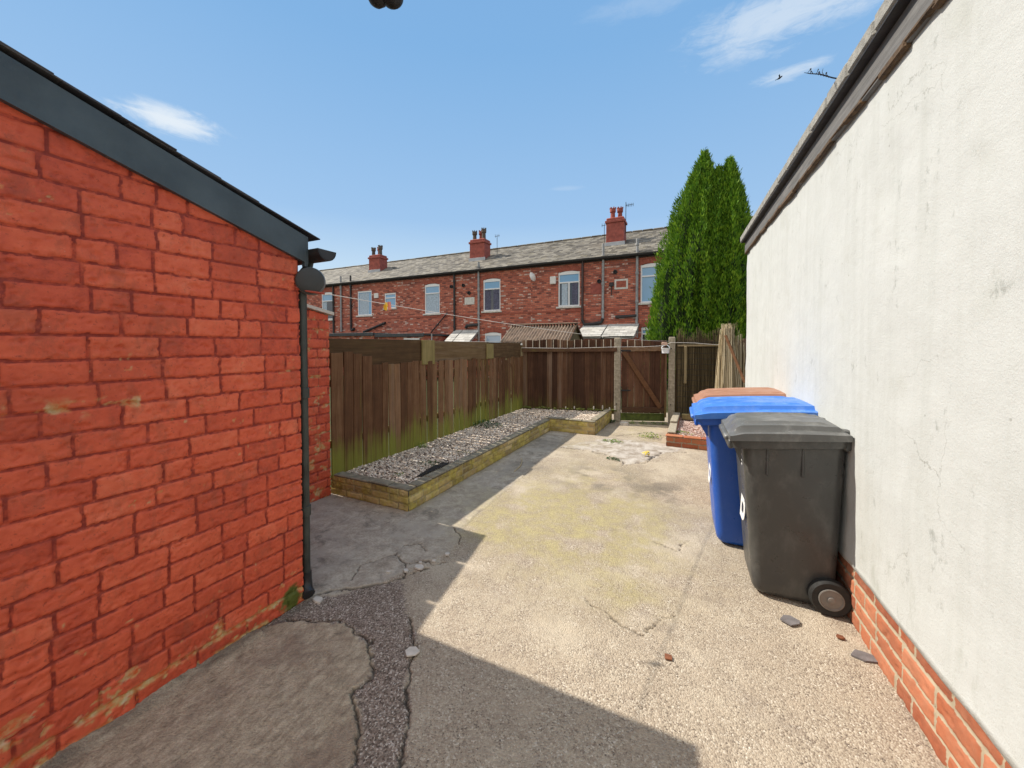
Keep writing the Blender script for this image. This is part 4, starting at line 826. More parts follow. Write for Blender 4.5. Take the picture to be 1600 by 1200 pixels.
# ------------------------------------------------------------------ wheelie bins
def rrect(w, d, r, z, cx=0, cy=0, n=6):
    """rounded rectangle, w along x, d along y"""
    L = []
    for sx, sy, a0 in ((1, 1, 0), (-1, 1, pi / 2), (-1, -1, pi), (1, -1, 1.5 * pi)):
        for k in range(n + 1): a = a0 + k * pi / 2 / n; L.append((cx + sx * (w / 2 - r) + r * cos(a), cy + sy * (d / 2 - r) + r * sin(a), z))
    return np.array(L)
def wheelie_bin(name, label, loc, rz, Dp, Wd, Ht, base_d, base_w, mb, ml, mark=None, handle=None):
    """front faces local -x; back (hinge, wheels) faces +x"""
    t = thing(name, label, 'bin', loc, rz, 'wheelie bins along the white wall')
    z1 = Ht * 0.905; shift = (base_d - Dp * 0.83) / 2
    def sec(f, z, k=1.0):
        w = base_d + (Dp * 0.83 - base_d) * f; d = base_w + (Wd * 0.90 - base_w) * f
        return rrect(w * k, d * k, 0.055, z, 0.015 + 0.02 * (1 - f))
    m_ = MB(); m_.loft([sec(0, 0.012, 0.88), sec(0.0, 0.02, 0.94), sec(0.02, 0.045, 0.99), sec(0.08, 0.10), sec(0.35, z1 * .36), sec(0.7, z1 * .7), sec(0.93, z1 * .93), sec(1.0, z1)])
    for sy in (-1, 1):                                   # stiffening ribs below the rim
        for dx in (-0.11, 0.06):
            yb_ = sy * (Wd * 0.90 / 2 - 0.006); m_.box((dx, yb_, z1 - 0.10), (0.012, 0.018, 0.19), rot('X', sy * 0.035), 0.003)
        m_.prism([(-Dp * .40, sy * (Wd * .43), z1 - 0.02), (-Dp * .40, sy * (Wd * .43), z1 - 0.14), (-Dp * .47, sy * (Wd * .43), z1 - 0.02)], (0, -sy, 0), 0.012)
    SL = 0.105
    m_.V = [v + np.stack([0 * v[:, 0], 0 * v[:, 0], SL * v[:, 0] * np.clip((v[:, 2] - z1 * .5) / (z1 * .5), 0, 1)], 1) for v in m_.V]
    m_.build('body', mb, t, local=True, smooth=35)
    m_ = MB(); m_.loft([rrect(Dp * .86, Wd * .93, .05, z1 - .035, .0), rrect(Dp * .93, Wd * .985, .055, z1 - .03, -.012), rrect(Dp * .95, Wd, .055, z1 + .02, -.014), rrect(Dp * .93, Wd * .97, .05, z1 + .026, -.012)])
    m_.box((-Dp * .49, 0, z1 - .01), (0.03, Wd * .86, 0.055), None, .008)
    m_.V = [v + np.stack([0 * v[:, 0], 0 * v[:, 0], SL * v[:, 0]], 1) for v in m_.V]
    m_.build('rim', mb, t, local=True, smooth=35)
    lid = MB(); zl = z1 + .030; x0 = -Dp * .51; x1 = Dp * .44
    NX, NY = 44, 46; loops = []
    Xg = np.linspace(0, 1, NX); Yg = np.linspace(-1, 1, NY); P = np.zeros((NY, NX, 3))
    for j, v in enumerate(Yg):
        for i, u in enumerate(Xg):
            av = abs(v); edge = sstep(0.0, .03, min(u, 1 - u)) * sstep(1.0, .975, av)
            plateau = .026 * sstep(.83, .775, av) * sstep(.03, .085, u) * sstep(.985, .93, u)
            crown = .030 * (1 - 1.7 * (u - .30) ** 2) * (1 - .55 * av ** 2) * sstep(0, .14, u)
            slot = -.015 * sstep(.055, .03, abs(av - .865)) * sstep(.05, .08, u) * sstep(.56, .50, u)
            rib = .012 * sstep(.05, .03, abs(av - .60)) * sstep(.10, .16, u) * sstep(.9, .8, u)
            dome = .016 + .006 * edge + plateau + crown; ridge = rib; groove = slot; bk = 1
            P[j, i] = (x0 + u * (x1 - x0), v * Wd * .53, zl + dome * (0.35 + .65 * bk) + ridge + groove)
    Vt = P.reshape(-1, 3); Fi = [[j * NX + i, j * NX + i + 1, (j + 1) * NX + i + 1, (j + 1) * NX + i] for j in range(NY - 1) for i in range(NX - 1)]
    Vb = Vt.copy(); Vb[:, 2] = zl - .014; n0 = len(Vt)
    Fi += [[n0 + k for k in f][::-1] for f in Fi]
    bd = [i for i in range(NX)] + [j * NX + NX - 1 for j in range(1, NY)] + [(NY - 1) * NX + i for i in range(NX - 2, -1, -1)] + [j * NX for j in range(NY - 2, 0, -1)]
    Fi += [[a, n0 + a, n0 + b, b] for a, b in zip(bd, bd[1:] + bd[:1])]
    lid.add(np.vstack([Vt, Vb]), Fi)
    lid.box((x0 - .005, 0, zl - .012), (.035, Wd * .72, .03), None, .008)
    for sy in (-1, 1): lid.span((Dp * .34, sy * Wd * .36, zl + .025), (Dp * .56, sy * Wd * .36, zl + .005), .05, .04, .008)
    lid.V = [v + np.stack([0 * v[:, 0], 0 * v[:, 0], SL * .85 * v[:, 0]], 1) for v in lid.V]
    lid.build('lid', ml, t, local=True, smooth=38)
    hm = MB(); hz = zl + .03
    hm.tube([(Dp * .56, -Wd * .50, hz), (Dp * .56, Wd * .50, hz)], .017, 12)
    for sy in (-1, 1): hm.tube([(Dp * .56, sy * Wd * .40, hz), (Dp * .56, sy * Wd * .50, hz)], .027, 12); hm.span((Dp * .40, sy * Wd * .43, z1 - .01), (Dp * .56, sy * Wd * .43, hz), .03, .05, .008)
    hm.build('handle', handle or mb, t, local=True, smooth=40)
    xw = base_d / 2 - .005; rw = 0.098
    for sy in (-1, 1):
        wm = MB(); c = (xw, sy * (base_w / 2 + .025), rw)
        prof = [(rw * .55, -.028), (rw * .9, -.030), (rw, -.020), (rw, -.010), (rw * .975, -.008), (rw, -.005), (rw, .005), (rw * .975, .008), (rw, .010), (rw, .020), (rw * .9, .030), (rw * .55, .028)]
        wm.lathe(prof, c, rot('X', -sy * pi / 2), n=32); wo = wm.build('wheel', M['tyre'], t, local=True, smooth=40)
        h_ = MB(); h_.lathe([(rw * .60, .0), (rw * .60, .034), (rw * .55, .036), (rw * .50, .030), (rw * .2, .032), (rw * .17, .040), (rw * .08, .042)], c, rot('X', -sy * -pi / 2 if False else (pi / 2 if sy < 0 else -pi / 2)), n=28); h_.build('hub', M['hub'], wo, local=True, smooth=40)
    ax = MB(); ax.tube([(xw, -base_w / 2 - .02, rw), (xw, base_w / 2 + .02, rw)], .012, 10); ax.build('axle', M['iron'], t, local=True)
    if mark:
        cu = bpy.data.curves.new('mark', 'FONT'); cu.body = mark; cu.size = .34; cu.align_x = 'CENTER'; cu.align_y = 'CENTER'; cu.extrude = .0012; cu.offset = .004
        tmp = bpy.data.objects.new('tmp', cu); COL.objects.link(tmp); dg = bpy.context.evaluated_depsgraph_get(); me = bpy.data.meshes.new_from_object(tmp.evaluated_get(dg)); bpy.data.objects.remove(tmp)
        me.name = 'painted_mark'; zc_ = z1 * .53; f = .53
        xf = -(base_d + (Dp * .83 - base_d) * f) / 2 + .015 + .02 * (1 - f) - .003
        tilt = math.atan((Dp * .83 - base_d) / 2 / z1)
        me.transform(Matrix.Translation((xf, -.045, zc_)) @ Matrix.Rotation(tilt, 4, 'Y') @ Matrix(((0, 0, -1, 0), (-1, 0, 0, 0), (0, 1, 0, 0), (0, 0, 0, 1))))
        me.materials.clear(); me.materials.append(M['whitemark']); o = bpy.data.objects.new('painted_mark', me); COL.objects.link(o); o.parent = t
        st = MB()
        f = .88; xf = -(base_d + (Dp * .83 - base_d) * f) / 2 + .015 + .02 * (1 - f) - .002
        for k, zz in enumerate((.0, .035, .06)): st.box((xf + .001 * k - .0015, -.12, z1 * f - zz), (.002, .08, .008 if k else .012), rot('Y', tilt), .0005)
        st.build('moulded_lettering', M['whitemark'], t, local=True)
    return t
wheelie_bin('wheelie_bin', 'black wheelie bin, the nearest one, with a white painted mark on its front', (0.475, 2.885, 0), 0.035, 0.60, 0.52, 1.045, 0.40, 0.40, M['black_bin'], M['black_lid'], 'B')
wheelie_bin('wheelie_bin', 'bright blue wheelie bin standing directly behind the black bin', (0.40, 3.50, 0), 0.045, 0.84, 0.60, 1.075, 0.60, 0.49, M['blue_bin'], M['blue_lid'], 'B', M['blue_lid'])
wheelie_bin('wheelie_bin', 'orange brown wheelie bin, farthest of the three, mostly hidden behind the blue bin', (0.41, 4.22, 0), 0.05, 0.84, 0.60, 1.075, 0.60, 0.49, M['brown_bin'], M['brown_lid'], None, M['brown_lid'])

# ------------------------------------------------------------------ washing line and little things
rl_ = thing('line_reel', 'round dark grey retractable washing line reel fixed at the corner of the red outhouse', 'reel', (-2.03, 1.49, 1.87))
c0 = np.array((-2.015, 1.495, 1.873)); view = np.array([0.72, -0.69, 0.0]); Rv = np.stack([np.array([0.69, 0.72, 0]), np.array([0, 0, 1.0]), view], 1)
m_ = MB(); m_.lathe([(0.071, -.05), (0.078, -.045), (0.080, -.01), (0.076, .004)], c0, Rv, n=36); m_.build('casing', M['greyrim'], rl_, smooth=40)
m_ = MB(); m_.lathe([(0.075, .002), (0.075, .010), (0.069, .014), (0.02, .015)], c0, Rv, n=36); m_.build('cover', M['greydisc'], rl_, smooth=40)
m_ = MB(); m_.tube([(-2.075, 1.44, 1.835), (-2.02, 1.475, 1.812), (-1.945, 1.535, 1.800)], .006, 8); m_.span((-2.075, 1.47, 1.87), (-2.04, 1.49, 1.872), .03, .05, .004); m_.build('bracket_arm', M['redplastic'], rl_, smooth=40)
A0 = np.array((-1.95, 1.535, 1.802)); A1 = np.array((-0.50, 8.03, 1.585))
def line_pt(t): q = A0 + (A1 - A0) * t; q[2] -= 0.06 * 4 * t * (1 - t); return q
m_ = MB(); m_.tube([line_pt(t) for t in np.linspace(0, 1, 40)], 0.0022, 6)
tag(m_.build('washing_line', M['cord'], None, tuple(A0), smooth=60), 'thin white washing line stretched from the grey reel across the yard to the gate post', 'washing line')
m_ = MB()
pts = [np.array((*(FA + nn * .075), 1.455)), np.array((*(along(FA, FB, .5) + nn * .075), 1.445)), np.array((*(FB + nn * .07), 1.475)), np.array((*(FB + gd * .5 + gn * .075), 1.478)), np.array((*(FB + gd * .9 + gn * .075), 1.50)), np.array((*(GR + gn * .085), 1.56)), np.array((*rp(.3, .09, 1.55),)), np.array((*rp(.9, .09, 1.5),))]
m_.tube(pts, .0042, 6); tag(m_.build('rope', M['cord'], None, tuple(pts[0])), 'slack white rope running along the rail of the dark fence and over the gate', 'rope')  # white cord drawn in place of sunlight along the rail top
pp = line_pt(0.062); pg = thing('clothes_peg', 'yellow and pink clothes peg hanging on the washing line near the reel', 'peg', tuple(pp))
m_ = MB(); m_.prism([(pp[0] - .002, pp[1] - .01, pp[2] + .012), (pp[0] - .016, pp[1] - .012, pp[2] - .012), (pp[0] - .016, pp[1] - .012, pp[2] - .034), (pp[0] - .004, pp[1] - .01, pp[2] - .042), (pp[0] + .004, pp[1] - .01, pp[2] - .01)], (0.6, 0.8, 0), .012); m_.build('jaw', M['yellowpeg'], pg)
m_ = MB(); m_.prism([(pp[0] + .003, pp[1] + .004, pp[2] + .014), (pp[0] + .006, pp[1] + .004, pp[2] - .01), (pp[0] + .008, pp[1] + .004, pp[2] - .04), (pp[0] + .019, pp[1] + .006, pp[2] - .034), (pp[0] + .017, pp[1] + .006, pp[2] - .008), (pp[0] + .014, pp[1] + .005, pp[2] + .016)], (0.6, 0.8, 0), .012); m_.build('jaw', M['pinkpeg'], pg)
pc = np.array((-0.555, 7.93, 1.35)); hp = thing('hanging_pot', 'small white plastic pot with a curved handle hanging beside the right gate post', 'pot', tuple(pc))
m_ = MB(); m_.lathe([(.05, 0), (.066, .005), (.074, .09), (.079, .095), (.079, .104), (.068, .104), (.06, .02), (.04, .012)], pc, n=24); m_.build('cup', M['whiteplastic'], hp, smooth=40)
m_ = MB(); m_.tube([pc + np.array((.072 * cos(a), 0, .10 + .06 * sin(a))) for a in np.linspace(0, pi, 14)], .008, 8); m_.build('handle', M['whiteplastic'], hp, smooth=60)
m_ = MB(); m_.box(pc + np.array((-.02, .01, .185)), (.105, .05, .055), rot('Y', .1), .008); tag(m_.build('cleat_block', M['rust'], None, tuple(pc + np.array((-.02, .01, .16)))), 'pale pinkish wooden block where the washing line ties off, above the white pot', 'block')

def leaf_clump(name, label, c, rad, h, n, mat, size=0.03, group='weeds growing in the yard'):
    m_ = MB()
    for i in range(n):
        a = random.random() * 2 * pi; q = random.random() ** .7; bx = np.array([c[0] + q * rad * cos(a), c[1] + q * rad * .7 * sin(a), c[2]]); ln = size * random.uniform(.6, 1.4); az = random.random() * 2 * pi; up = random.uniform(.15, 1.0)
        dv = np.array([cos(az), sin(az), up]); dv /= np.linalg.norm(dv); sd = np.array([-sin(az), cos(az), 0]); p0 = bx + np.array([0, 0, random.random() * h * (1 - q * .7)])
        m_.add([p0, p0 + dv * ln * .5 + sd * ln * .28, p0 + dv * ln + np.array([0, 0, -.2 * ln]), p0 + dv * ln * .5 - sd * ln * .28], [[0, 1, 2, 3]])
    return tag(m_.build(name, mat, None, tuple(c), recalc=False), label, 'weed', group)
leaf_clump('weed', 'bushy dark green weed growing against the middle of the picket fence', (-3.14, 5.45, 0.18), .34, .10, 420, M['darkweed'], .035)
leaf_clump('weed', 'small green weed sprouting between two fence boards near the start of the gravel', (-3.22, 3.95, 0.17), .12, .08, 90, M['weed'], .03)
leaf_clump('weed', 'low dark weed in the gravel next to the black membrane', (-2.66, 3.42, 0.18), .15, .03, 150, M['darkweed'], .022)
leaf_clump('weed', 'sparse green weed in the gravel close to the bed edge, beyond the membrane', (-2.58, 3.95, 0.18), .12, .03, 70, M['darkweed'], .02)
leaf_clump('weed', 'tiny pale weed near the front corner of the gravel bed', (-2.72, 2.98, 0.18), .08, .02, 60, M['weed'], .016)
leaf_clump('weed', 'yellow green weed in the paving nearest the jutting corner of the raised bed', (-1.18, 6.02, 0), .17, .04, 130, M['weed'], .03)
leaf_clump('weed', 'taller yellowish weed in the paving halfway to the gate', (-0.68, 6.6, 0), .2, .11, 110, M['weed'], .035)
leaf_clump('weed', 'dark green weed at the near tip of the pale broken patch', (-0.99, 5.1, 0), .10, .03, 80, M['darkweed'], .025)
for wx in (-1.12, -0.93, -0.74, -0.58): leaf_clump('weed', 'small weed in the ragged row along the foot of the gate', (wx, 7.70 + .3 * (wx + .85), 0), .085, .05, 55, M['weed'], .03, 'weeds along the foot of the gate')
leaf_clump('weed', 'green weed at the foot of the left gate post', (-1.52, 7.55, 0.0), .12, .10, 110, M['darkweed'], .035)
leaf_clump('weed', 'yellow green weed at the edge of the small pink gravel bed', (-0.2, 6.5, 0.13), .15, .04, 90, M['weed'], .03)
fl = MB()
for i in range(40): a = random.random() * 6.3; c = np.array((-0.62 + .05 * cos(a) * random.random(), 5.42 + .05 * sin(a) * random.random(), .02 + random.random() * .04)); fl.add([c, c + (.02, .006, .01), c + (.022, .024, .014), c + (.003, .02, .006)], [[0, 1, 2, 3]])
tag(fl.build('dandelion', M['flower'], None, (-0.62, 5.42, 0), recalc=False), 'yellow flower clump on the edge of the pale broken patch', 'flower')

def flake(c, r, th, rz, mat, name, label, cat, n=6, group=None):
    m_ = MB(); pts = [(c[0] + r * (.6 + .6 * random.random()) * cos(a + rz) * 1.3, c[1] + r * (.6 + .6 * random.random()) * .95 * sin(a + rz), c[2]) for a in np.linspace(0, 2 * pi, n, endpoint=False)]
    m_.prism(pts, (0.05, 0.1, 1), th); return tag(m_.build(name, mat, None, tuple(c)), label, cat, group)
flake((0.47, 2.50, 0.006), .042, .007, .4, M['bluegreyslate'], 'slate_fragment', 'broken blue grey slate flake on the concrete in front of the black bin wheel', 'slate')
flake((0.74, 2.36, 0.006), .045, .007, 1.4, M['bluegreyslate'], 'slate_fragment', 'broken blue grey slate flake lying against the brick plinth', 'slate')
flake((0.67, 2.46, 0.008), .018, .006, .9, M['deadleaf'], 'dead_leaf', 'reddish dead leaf on the concrete between the two slate flakes', 'leaf')
flake((-0.11, 1.95, 0.006), .02, .005, 2.2, M['deadleaf'], 'dead_leaf', 'dark curled dead leaf alone on the sunlit concrete', 'leaf')
flake((-1.24, 1.44, 0.006), .035, .006, 2.6, M['palestone'], 'stone_chip', 'thin pale sliver of stone at the inner corner of the big shadow', 'stone')
flake((-1.99, 1.50, 0.0), .026, .012, .5, M['palestone'], 'stone_lump', 'pale broken lump of mortar at the foot of the downpipe', 'stone')
flake((-1.24, 7.42, 0.0), .075, .05, .8, M['palestone'], 'stone_lump', 'pale flat stone on the ground before the gate', 'stone', 7)
for (x, y_, s_) in ((-1.665, 2.02, .030), (-1.725, 1.955, .016), (-1.63, 2.13, .014), (-1.82, 1.89, .012), (-1.60, 2.24, .018), (-1.70, 2.07, .010)):
    flake((x, y_, 0.002), s_, .010, random.random() * 3, M['palestone'], 'concrete_chip', 'loose pale chip along the broken edge of the grey slab', 'chip', 7, 'chips along the broken slab edge')
m_ = MB(); m_.add([(-2.52, 3.0, .19), (-2.46, 3.02, .205), (-2.45, 3.5, .206), (-2.60, 3.52, .186), (-2.55, 3.25, .200), (-2.44, 3.25, .215)], [[0, 1, 5, 4], [4, 5, 2, 3]]); mo = m_.build('plastic_sheet', M['membrane'], None, (-2.5, 3.25, .19)); md = mo.modifiers.new('s', 'SOLIDIFY'); md.thickness = .004
tag(mo, 'strip of black plastic sheet showing at the inner edge of the gravel bed', 'plastic sheet')
m_ = MB(); m_.tube([(-1.94, 4.08, .01), (-1.96, 4.3, .012), (-2.02, 4.48, .012), (-2.08, 4.58, .01)], .006, 6); tag(m_.build('twig', M['reed'], None, (-1.94, 4.08, 0)), 'thin pale twig lying on the shaded paving beside the long bed', 'twig')

# ---- dark fitting at the top edge, twig on the gutter, bird
lc = np.array((-1.47, 1.535, 3.252))
hl = thing('hanging_fitting', 'dark rounded twin-lobed fitting hanging into view at the top edge against the sky', 'lamp', tuple(lc))
side = np.array((0.9, 0.435, 0)); m_ = MB()
for sgn, r_ in ((-1, .058), (1, .062)):
    c = lc + side * sgn * .036; m_.lathe([(.004, -r_ * 1.0), (r_ * .5, -r_ * .88), (r_ * .86, -r_ * .5), (r_, 0), (r_ * .9, .05), (r_ * .6, .10), (.02, .13)], c + np.array((0, 0, .055)), rot('Y', .32 * -sgn), n=20)
m_.build('lamp_heads', M['iron'], hl, smooth=60)
m_ = MB(); m_.tube([lc + np.array((0, 0, .16)), lc + np.array((.1, -.2, .30)), lc + np.array((.6, -1.6, .36)), lc + np.array((1.0, -2.7, .36))], .02, 8); m_.build('bracket_arm', M['iron'], hl, smooth=60)
tw = MB(); q = wp(2.85, .09, 3.0)
tw.tube([(0.76, 2.86, 3.0), (0.72, 2.84, 3.028), (0.68, 2.82, 3.035), (0.61, 2.78, 3.052), (0.56, 2.755, 3.054), (0.53, 2.74, 3.060)], [.0045, .004, .0035, .003, .0022, .001], 6); tw.tube([(0.63, 2.79, 3.05), (0.626, 2.80, 3.07), (0.63, 2.80, 3.09)], [.002, .0015, .001], 5)
for i in range(9): c = np.array((0.66 - .014 * i, 2.812 - .0085 * i, 3.037 + .0025 * i)); tw.tube([c, c + (-.004 + .006 * (i % 3), .002, .010 + .004 * (i % 2)), c + (-.008 + .010 * (i % 3), .002, .018 + .010 * (i % 2))], [.0018, .0015, .003], 5)
tag(tw.build('dry_twig', M['iron'], None, tuple(wp(2.85, .09, 3.0)), recalc=False), 'dark bare twig and stalks growing out of the gutter of the white outhouse', 'twig')
bc = np.array((3.31, 21.96, 14.04)); m_ = MB()
m_.lathe([(.01, -.16), (.05, -.1), (.075, 0), (.055, .08), (.05, .12), (.04, .16), (.008, .2)], bc, rot('Y', 1.2) @ rot('X', .3), n=12)
m_.add([bc + (-.02, 0, .02), bc + (.05, .0, .03), bc + (-.04, .28, .16), bc + (-.10, .2, .13)], [[0, 1, 2, 3]]); m_.add([bc + (-.02, 0, .02), bc + (.05, .0, .03), bc + (-.02, -.26, .14), bc + (-.10, -.18, .1)], [[0, 1, 2, 3]]); m_.add([bc + (-.12, 0, -.02), bc + (-.14, .04, -.05), bc + (-.27, .05, -.1), bc + (-.27, -.05, -.1), bc + (-.14, -.04, -.05)], [[0, 1, 2, 3, 4]])
m_.V = [(v - bc) * .62 + bc for v in m_.V]
tag(m_.build('bird', M['bird'], None, tuple(bc), recalc=False), 'small dark bird flying high in the sky left of the white outhouse roof', 'bird')

# ------------------------------------------------------------------ conifer
def conifer(loc):
    t = thing('conifer_tree', 'tall dense green conifer with twin tops, behind the fence beside the white wall', 'tree', loc)
    tr = MB(); tr.tube([(loc[0] + .05, loc[1], 0), (loc[0] + .05, loc[1], 1.2), (loc[0] - .1, loc[1], 3.0), (loc[0] + .05, loc[1], 5.6)], [.16, .14, .09, .03], 10); tr.tube([(loc[0] + .05, loc[1], .9), (loc[0] + .5, loc[1], 2.4), (loc[0] + .62, loc[1], 5.3)], [.11, .08, .03], 8); tr.build('trunk', M['bark'], t, smooth=60)
    rg = np.random.default_rng(12)
    # plume = axis from foot to top, radius along height
    plumes = [((-.36, 0, .55), (.04, 0, 6.05), .84, .78), ((.50, .05, .55), (.58, .05, 5.80), .60, .72), ((.10, -.14, .5), (.34, -.05, 5.62), .66, .6), ((-.72, .05, .6), (-.34, .05, 4.5), .54, .45)]
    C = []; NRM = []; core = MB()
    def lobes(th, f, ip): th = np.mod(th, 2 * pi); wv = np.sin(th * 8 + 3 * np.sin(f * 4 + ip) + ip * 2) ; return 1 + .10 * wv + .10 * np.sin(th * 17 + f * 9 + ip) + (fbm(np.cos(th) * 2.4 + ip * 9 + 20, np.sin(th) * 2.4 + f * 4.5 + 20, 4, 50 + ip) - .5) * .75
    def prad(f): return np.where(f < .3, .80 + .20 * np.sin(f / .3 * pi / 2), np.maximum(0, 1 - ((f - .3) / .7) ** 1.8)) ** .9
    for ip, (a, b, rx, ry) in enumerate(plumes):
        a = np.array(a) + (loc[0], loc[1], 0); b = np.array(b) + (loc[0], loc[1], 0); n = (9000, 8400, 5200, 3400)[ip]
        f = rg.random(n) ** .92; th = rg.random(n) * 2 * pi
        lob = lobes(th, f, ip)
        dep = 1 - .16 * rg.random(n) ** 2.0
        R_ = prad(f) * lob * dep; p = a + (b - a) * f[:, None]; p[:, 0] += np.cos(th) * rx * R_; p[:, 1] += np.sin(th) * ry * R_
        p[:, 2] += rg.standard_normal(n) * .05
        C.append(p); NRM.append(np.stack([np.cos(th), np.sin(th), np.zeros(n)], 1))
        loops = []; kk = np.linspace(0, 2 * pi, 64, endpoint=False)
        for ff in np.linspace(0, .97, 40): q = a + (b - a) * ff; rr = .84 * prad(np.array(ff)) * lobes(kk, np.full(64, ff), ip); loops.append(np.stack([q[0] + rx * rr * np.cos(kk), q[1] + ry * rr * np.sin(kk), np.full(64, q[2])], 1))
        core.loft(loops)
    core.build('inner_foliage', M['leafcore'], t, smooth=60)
    C = np.vstack(C); N_ = np.vstack(NRM); n = len(C)
    # every spray: a fan of six little upswept leaf blades
    K = 6; V = np.zeros((n, K, 4, 3)); tone = np.clip(.5 + .22 * rg.standard_normal(n) + .0 * N_[:, 0], 0, 1)
    tang = np.stack([-N_[:, 1], N_[:, 0], np.zeros(n)], 1)
    for k in range(K):
        ln = .05 + .075 * rg.random(n); tilt = .15 + .5 * rg.random(n); sdv = rg.standard_normal(n) * .28
        d = N_ * tilt[:, None] + tang * sdv[:, None]; d[:, 2] += 1.0; d /= np.linalg.norm(d, axis=1)[:, None]
        an = rg.random(n) * pi; wv = tang * np.cos(an)[:, None] + N_ * np.sin(an)[:, None]; wdt = (.008 + .009 * rg.random(n))[:, None]
        o = C + (rg.standard_normal((n, 3)) * np.array([.026, .026, .045]))
        V[:, k, 0] = o; V[:, k, 1] = o + d * (ln * .55)[:, None] + wv * wdt; V[:, k, 2] = o + d * ln[:, None] + N_ * .012; V[:, k, 3] = o + d * (ln * .55)[:, None] - wv * wdt
    V = V.reshape(-1, 3) - np.array(loc); F = np.arange(n * K * 4).reshape(-1, 4)
    me = bpy.data.meshes.new('crown'); me.vertices.add(len(V)); me.vertices.foreach_set('co', V.astype(np.float32).ravel()); me.loops.add(F.size); me.loops.foreach_set('vertex_index', F.astype(np.int32).ravel()); me.polygons.add(len(F)); me.polygons.foreach_set('loop_start', np.arange(0, F.size, 4, dtype=np.int32)); me.update(calc_edges=True)
    tt = np.clip(np.repeat(tone, K * 4) + np.repeat(rg.standard_normal(n * K) * .10, 4), 0, 1)
    at = me.attributes.new('tone', 'FLOAT', 'POINT'); at.data.foreach_set('value', tt.astype(np.float32)); me.materials.append(M['leaf'])
    o = bpy.data.objects.new('crown', me); COL.objects.link(o); o.parent = t
conifer((0.06, 10.5, 0))

# ------------------------------------------------------------------ terrace across the back
TY = 15.6; EZ = 5.02; RY = 18.6; RZ = 6.74; HW = 3.60
def wall_holes(mb, x0, x1, z0, z1, holes, y, rev=.09):
    """front wall with window openings and reveals; arched heads via a polygon fan"""
    xs_ = sorted({x0, x1, *[h[0] for h in holes], *[h[1] for h in holes]}); zs_ = sorted({z0, z1, *[h[2] for h in holes], *[h[3] for h in holes]})
    for a, b in zip(xs_[:-1], xs_[1:]):
        for c, d_ in zip(zs_[:-1], zs_[1:]):
            mx, mz = (a + b) / 2, (c + d_) / 2
            if any(h[0] < mx < h[1] and h[2] < mz < h[3] for h in holes): continue
            mb.add([(a, y, c), (b, y, c), (b, y, d_), (a, y, d_)], [[0, 1, 2, 3]], .5)
    for h in holes:
        a, b, c, d_ = h[:4]
        for P_ in (((a, c), (a, d_)), ((a, d_), (b, d_)), ((b, d_), (b, c)), ((b, c), (a, c))):
            (u0, w0), (u1, w1) = P_; mb.add([(u0, y, w0), (u1, y, w1), (u1, y + rev, w1), (u0, y + rev, w0)], [[0, 1, 2, 3]], .5)
def window(house, x0, x1, z0, z1, style, glass, arched=True, curtain=None, y=TY, sill=True, arch=True):
    yf = y + .045; t = .055; f = MB(); rise = .07 if arched else 0.0
    f.box(((x0 + x1) / 2, yf, z0 + t / 2), (x1 - x0, .05, t), None, .006)
    for x in (x0 + t / 2, x1 - t / 2): f.box((x, yf, (z0 + z1) / 2), (t, .048, z1 - z0 - .004), None, .006)
    n = 9; top = [(x0 + (x1 - x0) * k / n, z1 - rise * (2 * k / n - 1) ** 2) for k in range(n + 1)]
    f.prism([(x, yf - .027, z) for x, z in top] + [(x1, yf - .027, z1 - rise - t - .02), (x0, yf - .027, z1 - rise - t - .02)], (0, 1, 0), .055)
    zt = z0 + (z1 - z0) * .68
    if style in ('transom', 'three'): f.box(((x0 + x1) / 2, yf - .004, zt), (x1 - x0 - .02, .052, .06), None, .006)
    if style == 'three': f.box(((x0 + x1) / 2, yf - .002, (z0 + zt) / 2), (.065, .05, zt - z0 - .03), None, .006)
    fo = f.build('window', M['upvc'], house)
    p = MB(); p.box(((x0 + x1) / 2, yf + .012, (z0 + z1) / 2 - .02), (x1 - x0 - .06, .012, z1 - z0 - .09), None, .001); p.build('pane', glass, fo)
    if style in ('transom', 'three') and glass is not M['paleglass']:
        p = MB(); p.box(((x0 + x1) / 2, yf + .006, (zt + z1) / 2 - .03), (x1 - x0 - .09, .006, z1 - zt - .12), None, .001); p.build('pane', M['glass'], fo)
    if curtain:
        for (ca, cb, mt) in curtain:
            c = MB(); xa, xb = x0 + .06 + (x1 - x0 - .12) * ca, x0 + .06 + (x1 - x0 - .12) * cb; zc2 = zt - .035 if style != 'plain' else z1 - .12; k = 14
            P_ = [(xa + (xb - xa) * i / k, yf + .003 - .004 * (i % 2)) for i in range(k + 1)]
            c.add([(x, yy, z) for z in (z0 + .06, zc2) for x, yy in P_], [[i, i + 1, k + 2 + i, k + 1 + i] for i in range(k)]); c.build('curtain', mt, fo)
    if sill:
        s_ = MB(); s_.box(((x0 + x1) / 2, y - .01, z0 - .04), (x1 - x0 + .16, .12, .075), None, .008); s_.build('sill', M['sill'], fo)
    if arch:
        ar = MB(); nb = 12; xa, xb = x0 - .05, x1 + .05
        for k in range(nb):
            u = (k + .5) / nb; x = xa + (xb - xa) * u; e = 2 * u - 1; zb = z1 - rise * e * e + .006
            ar.box((x, y + .002, zb + .105), ((xb - xa) / nb - .008, .02, .20), rot('Y', e * .22), .004)
        ar.build('arch', M['arch'], fo)
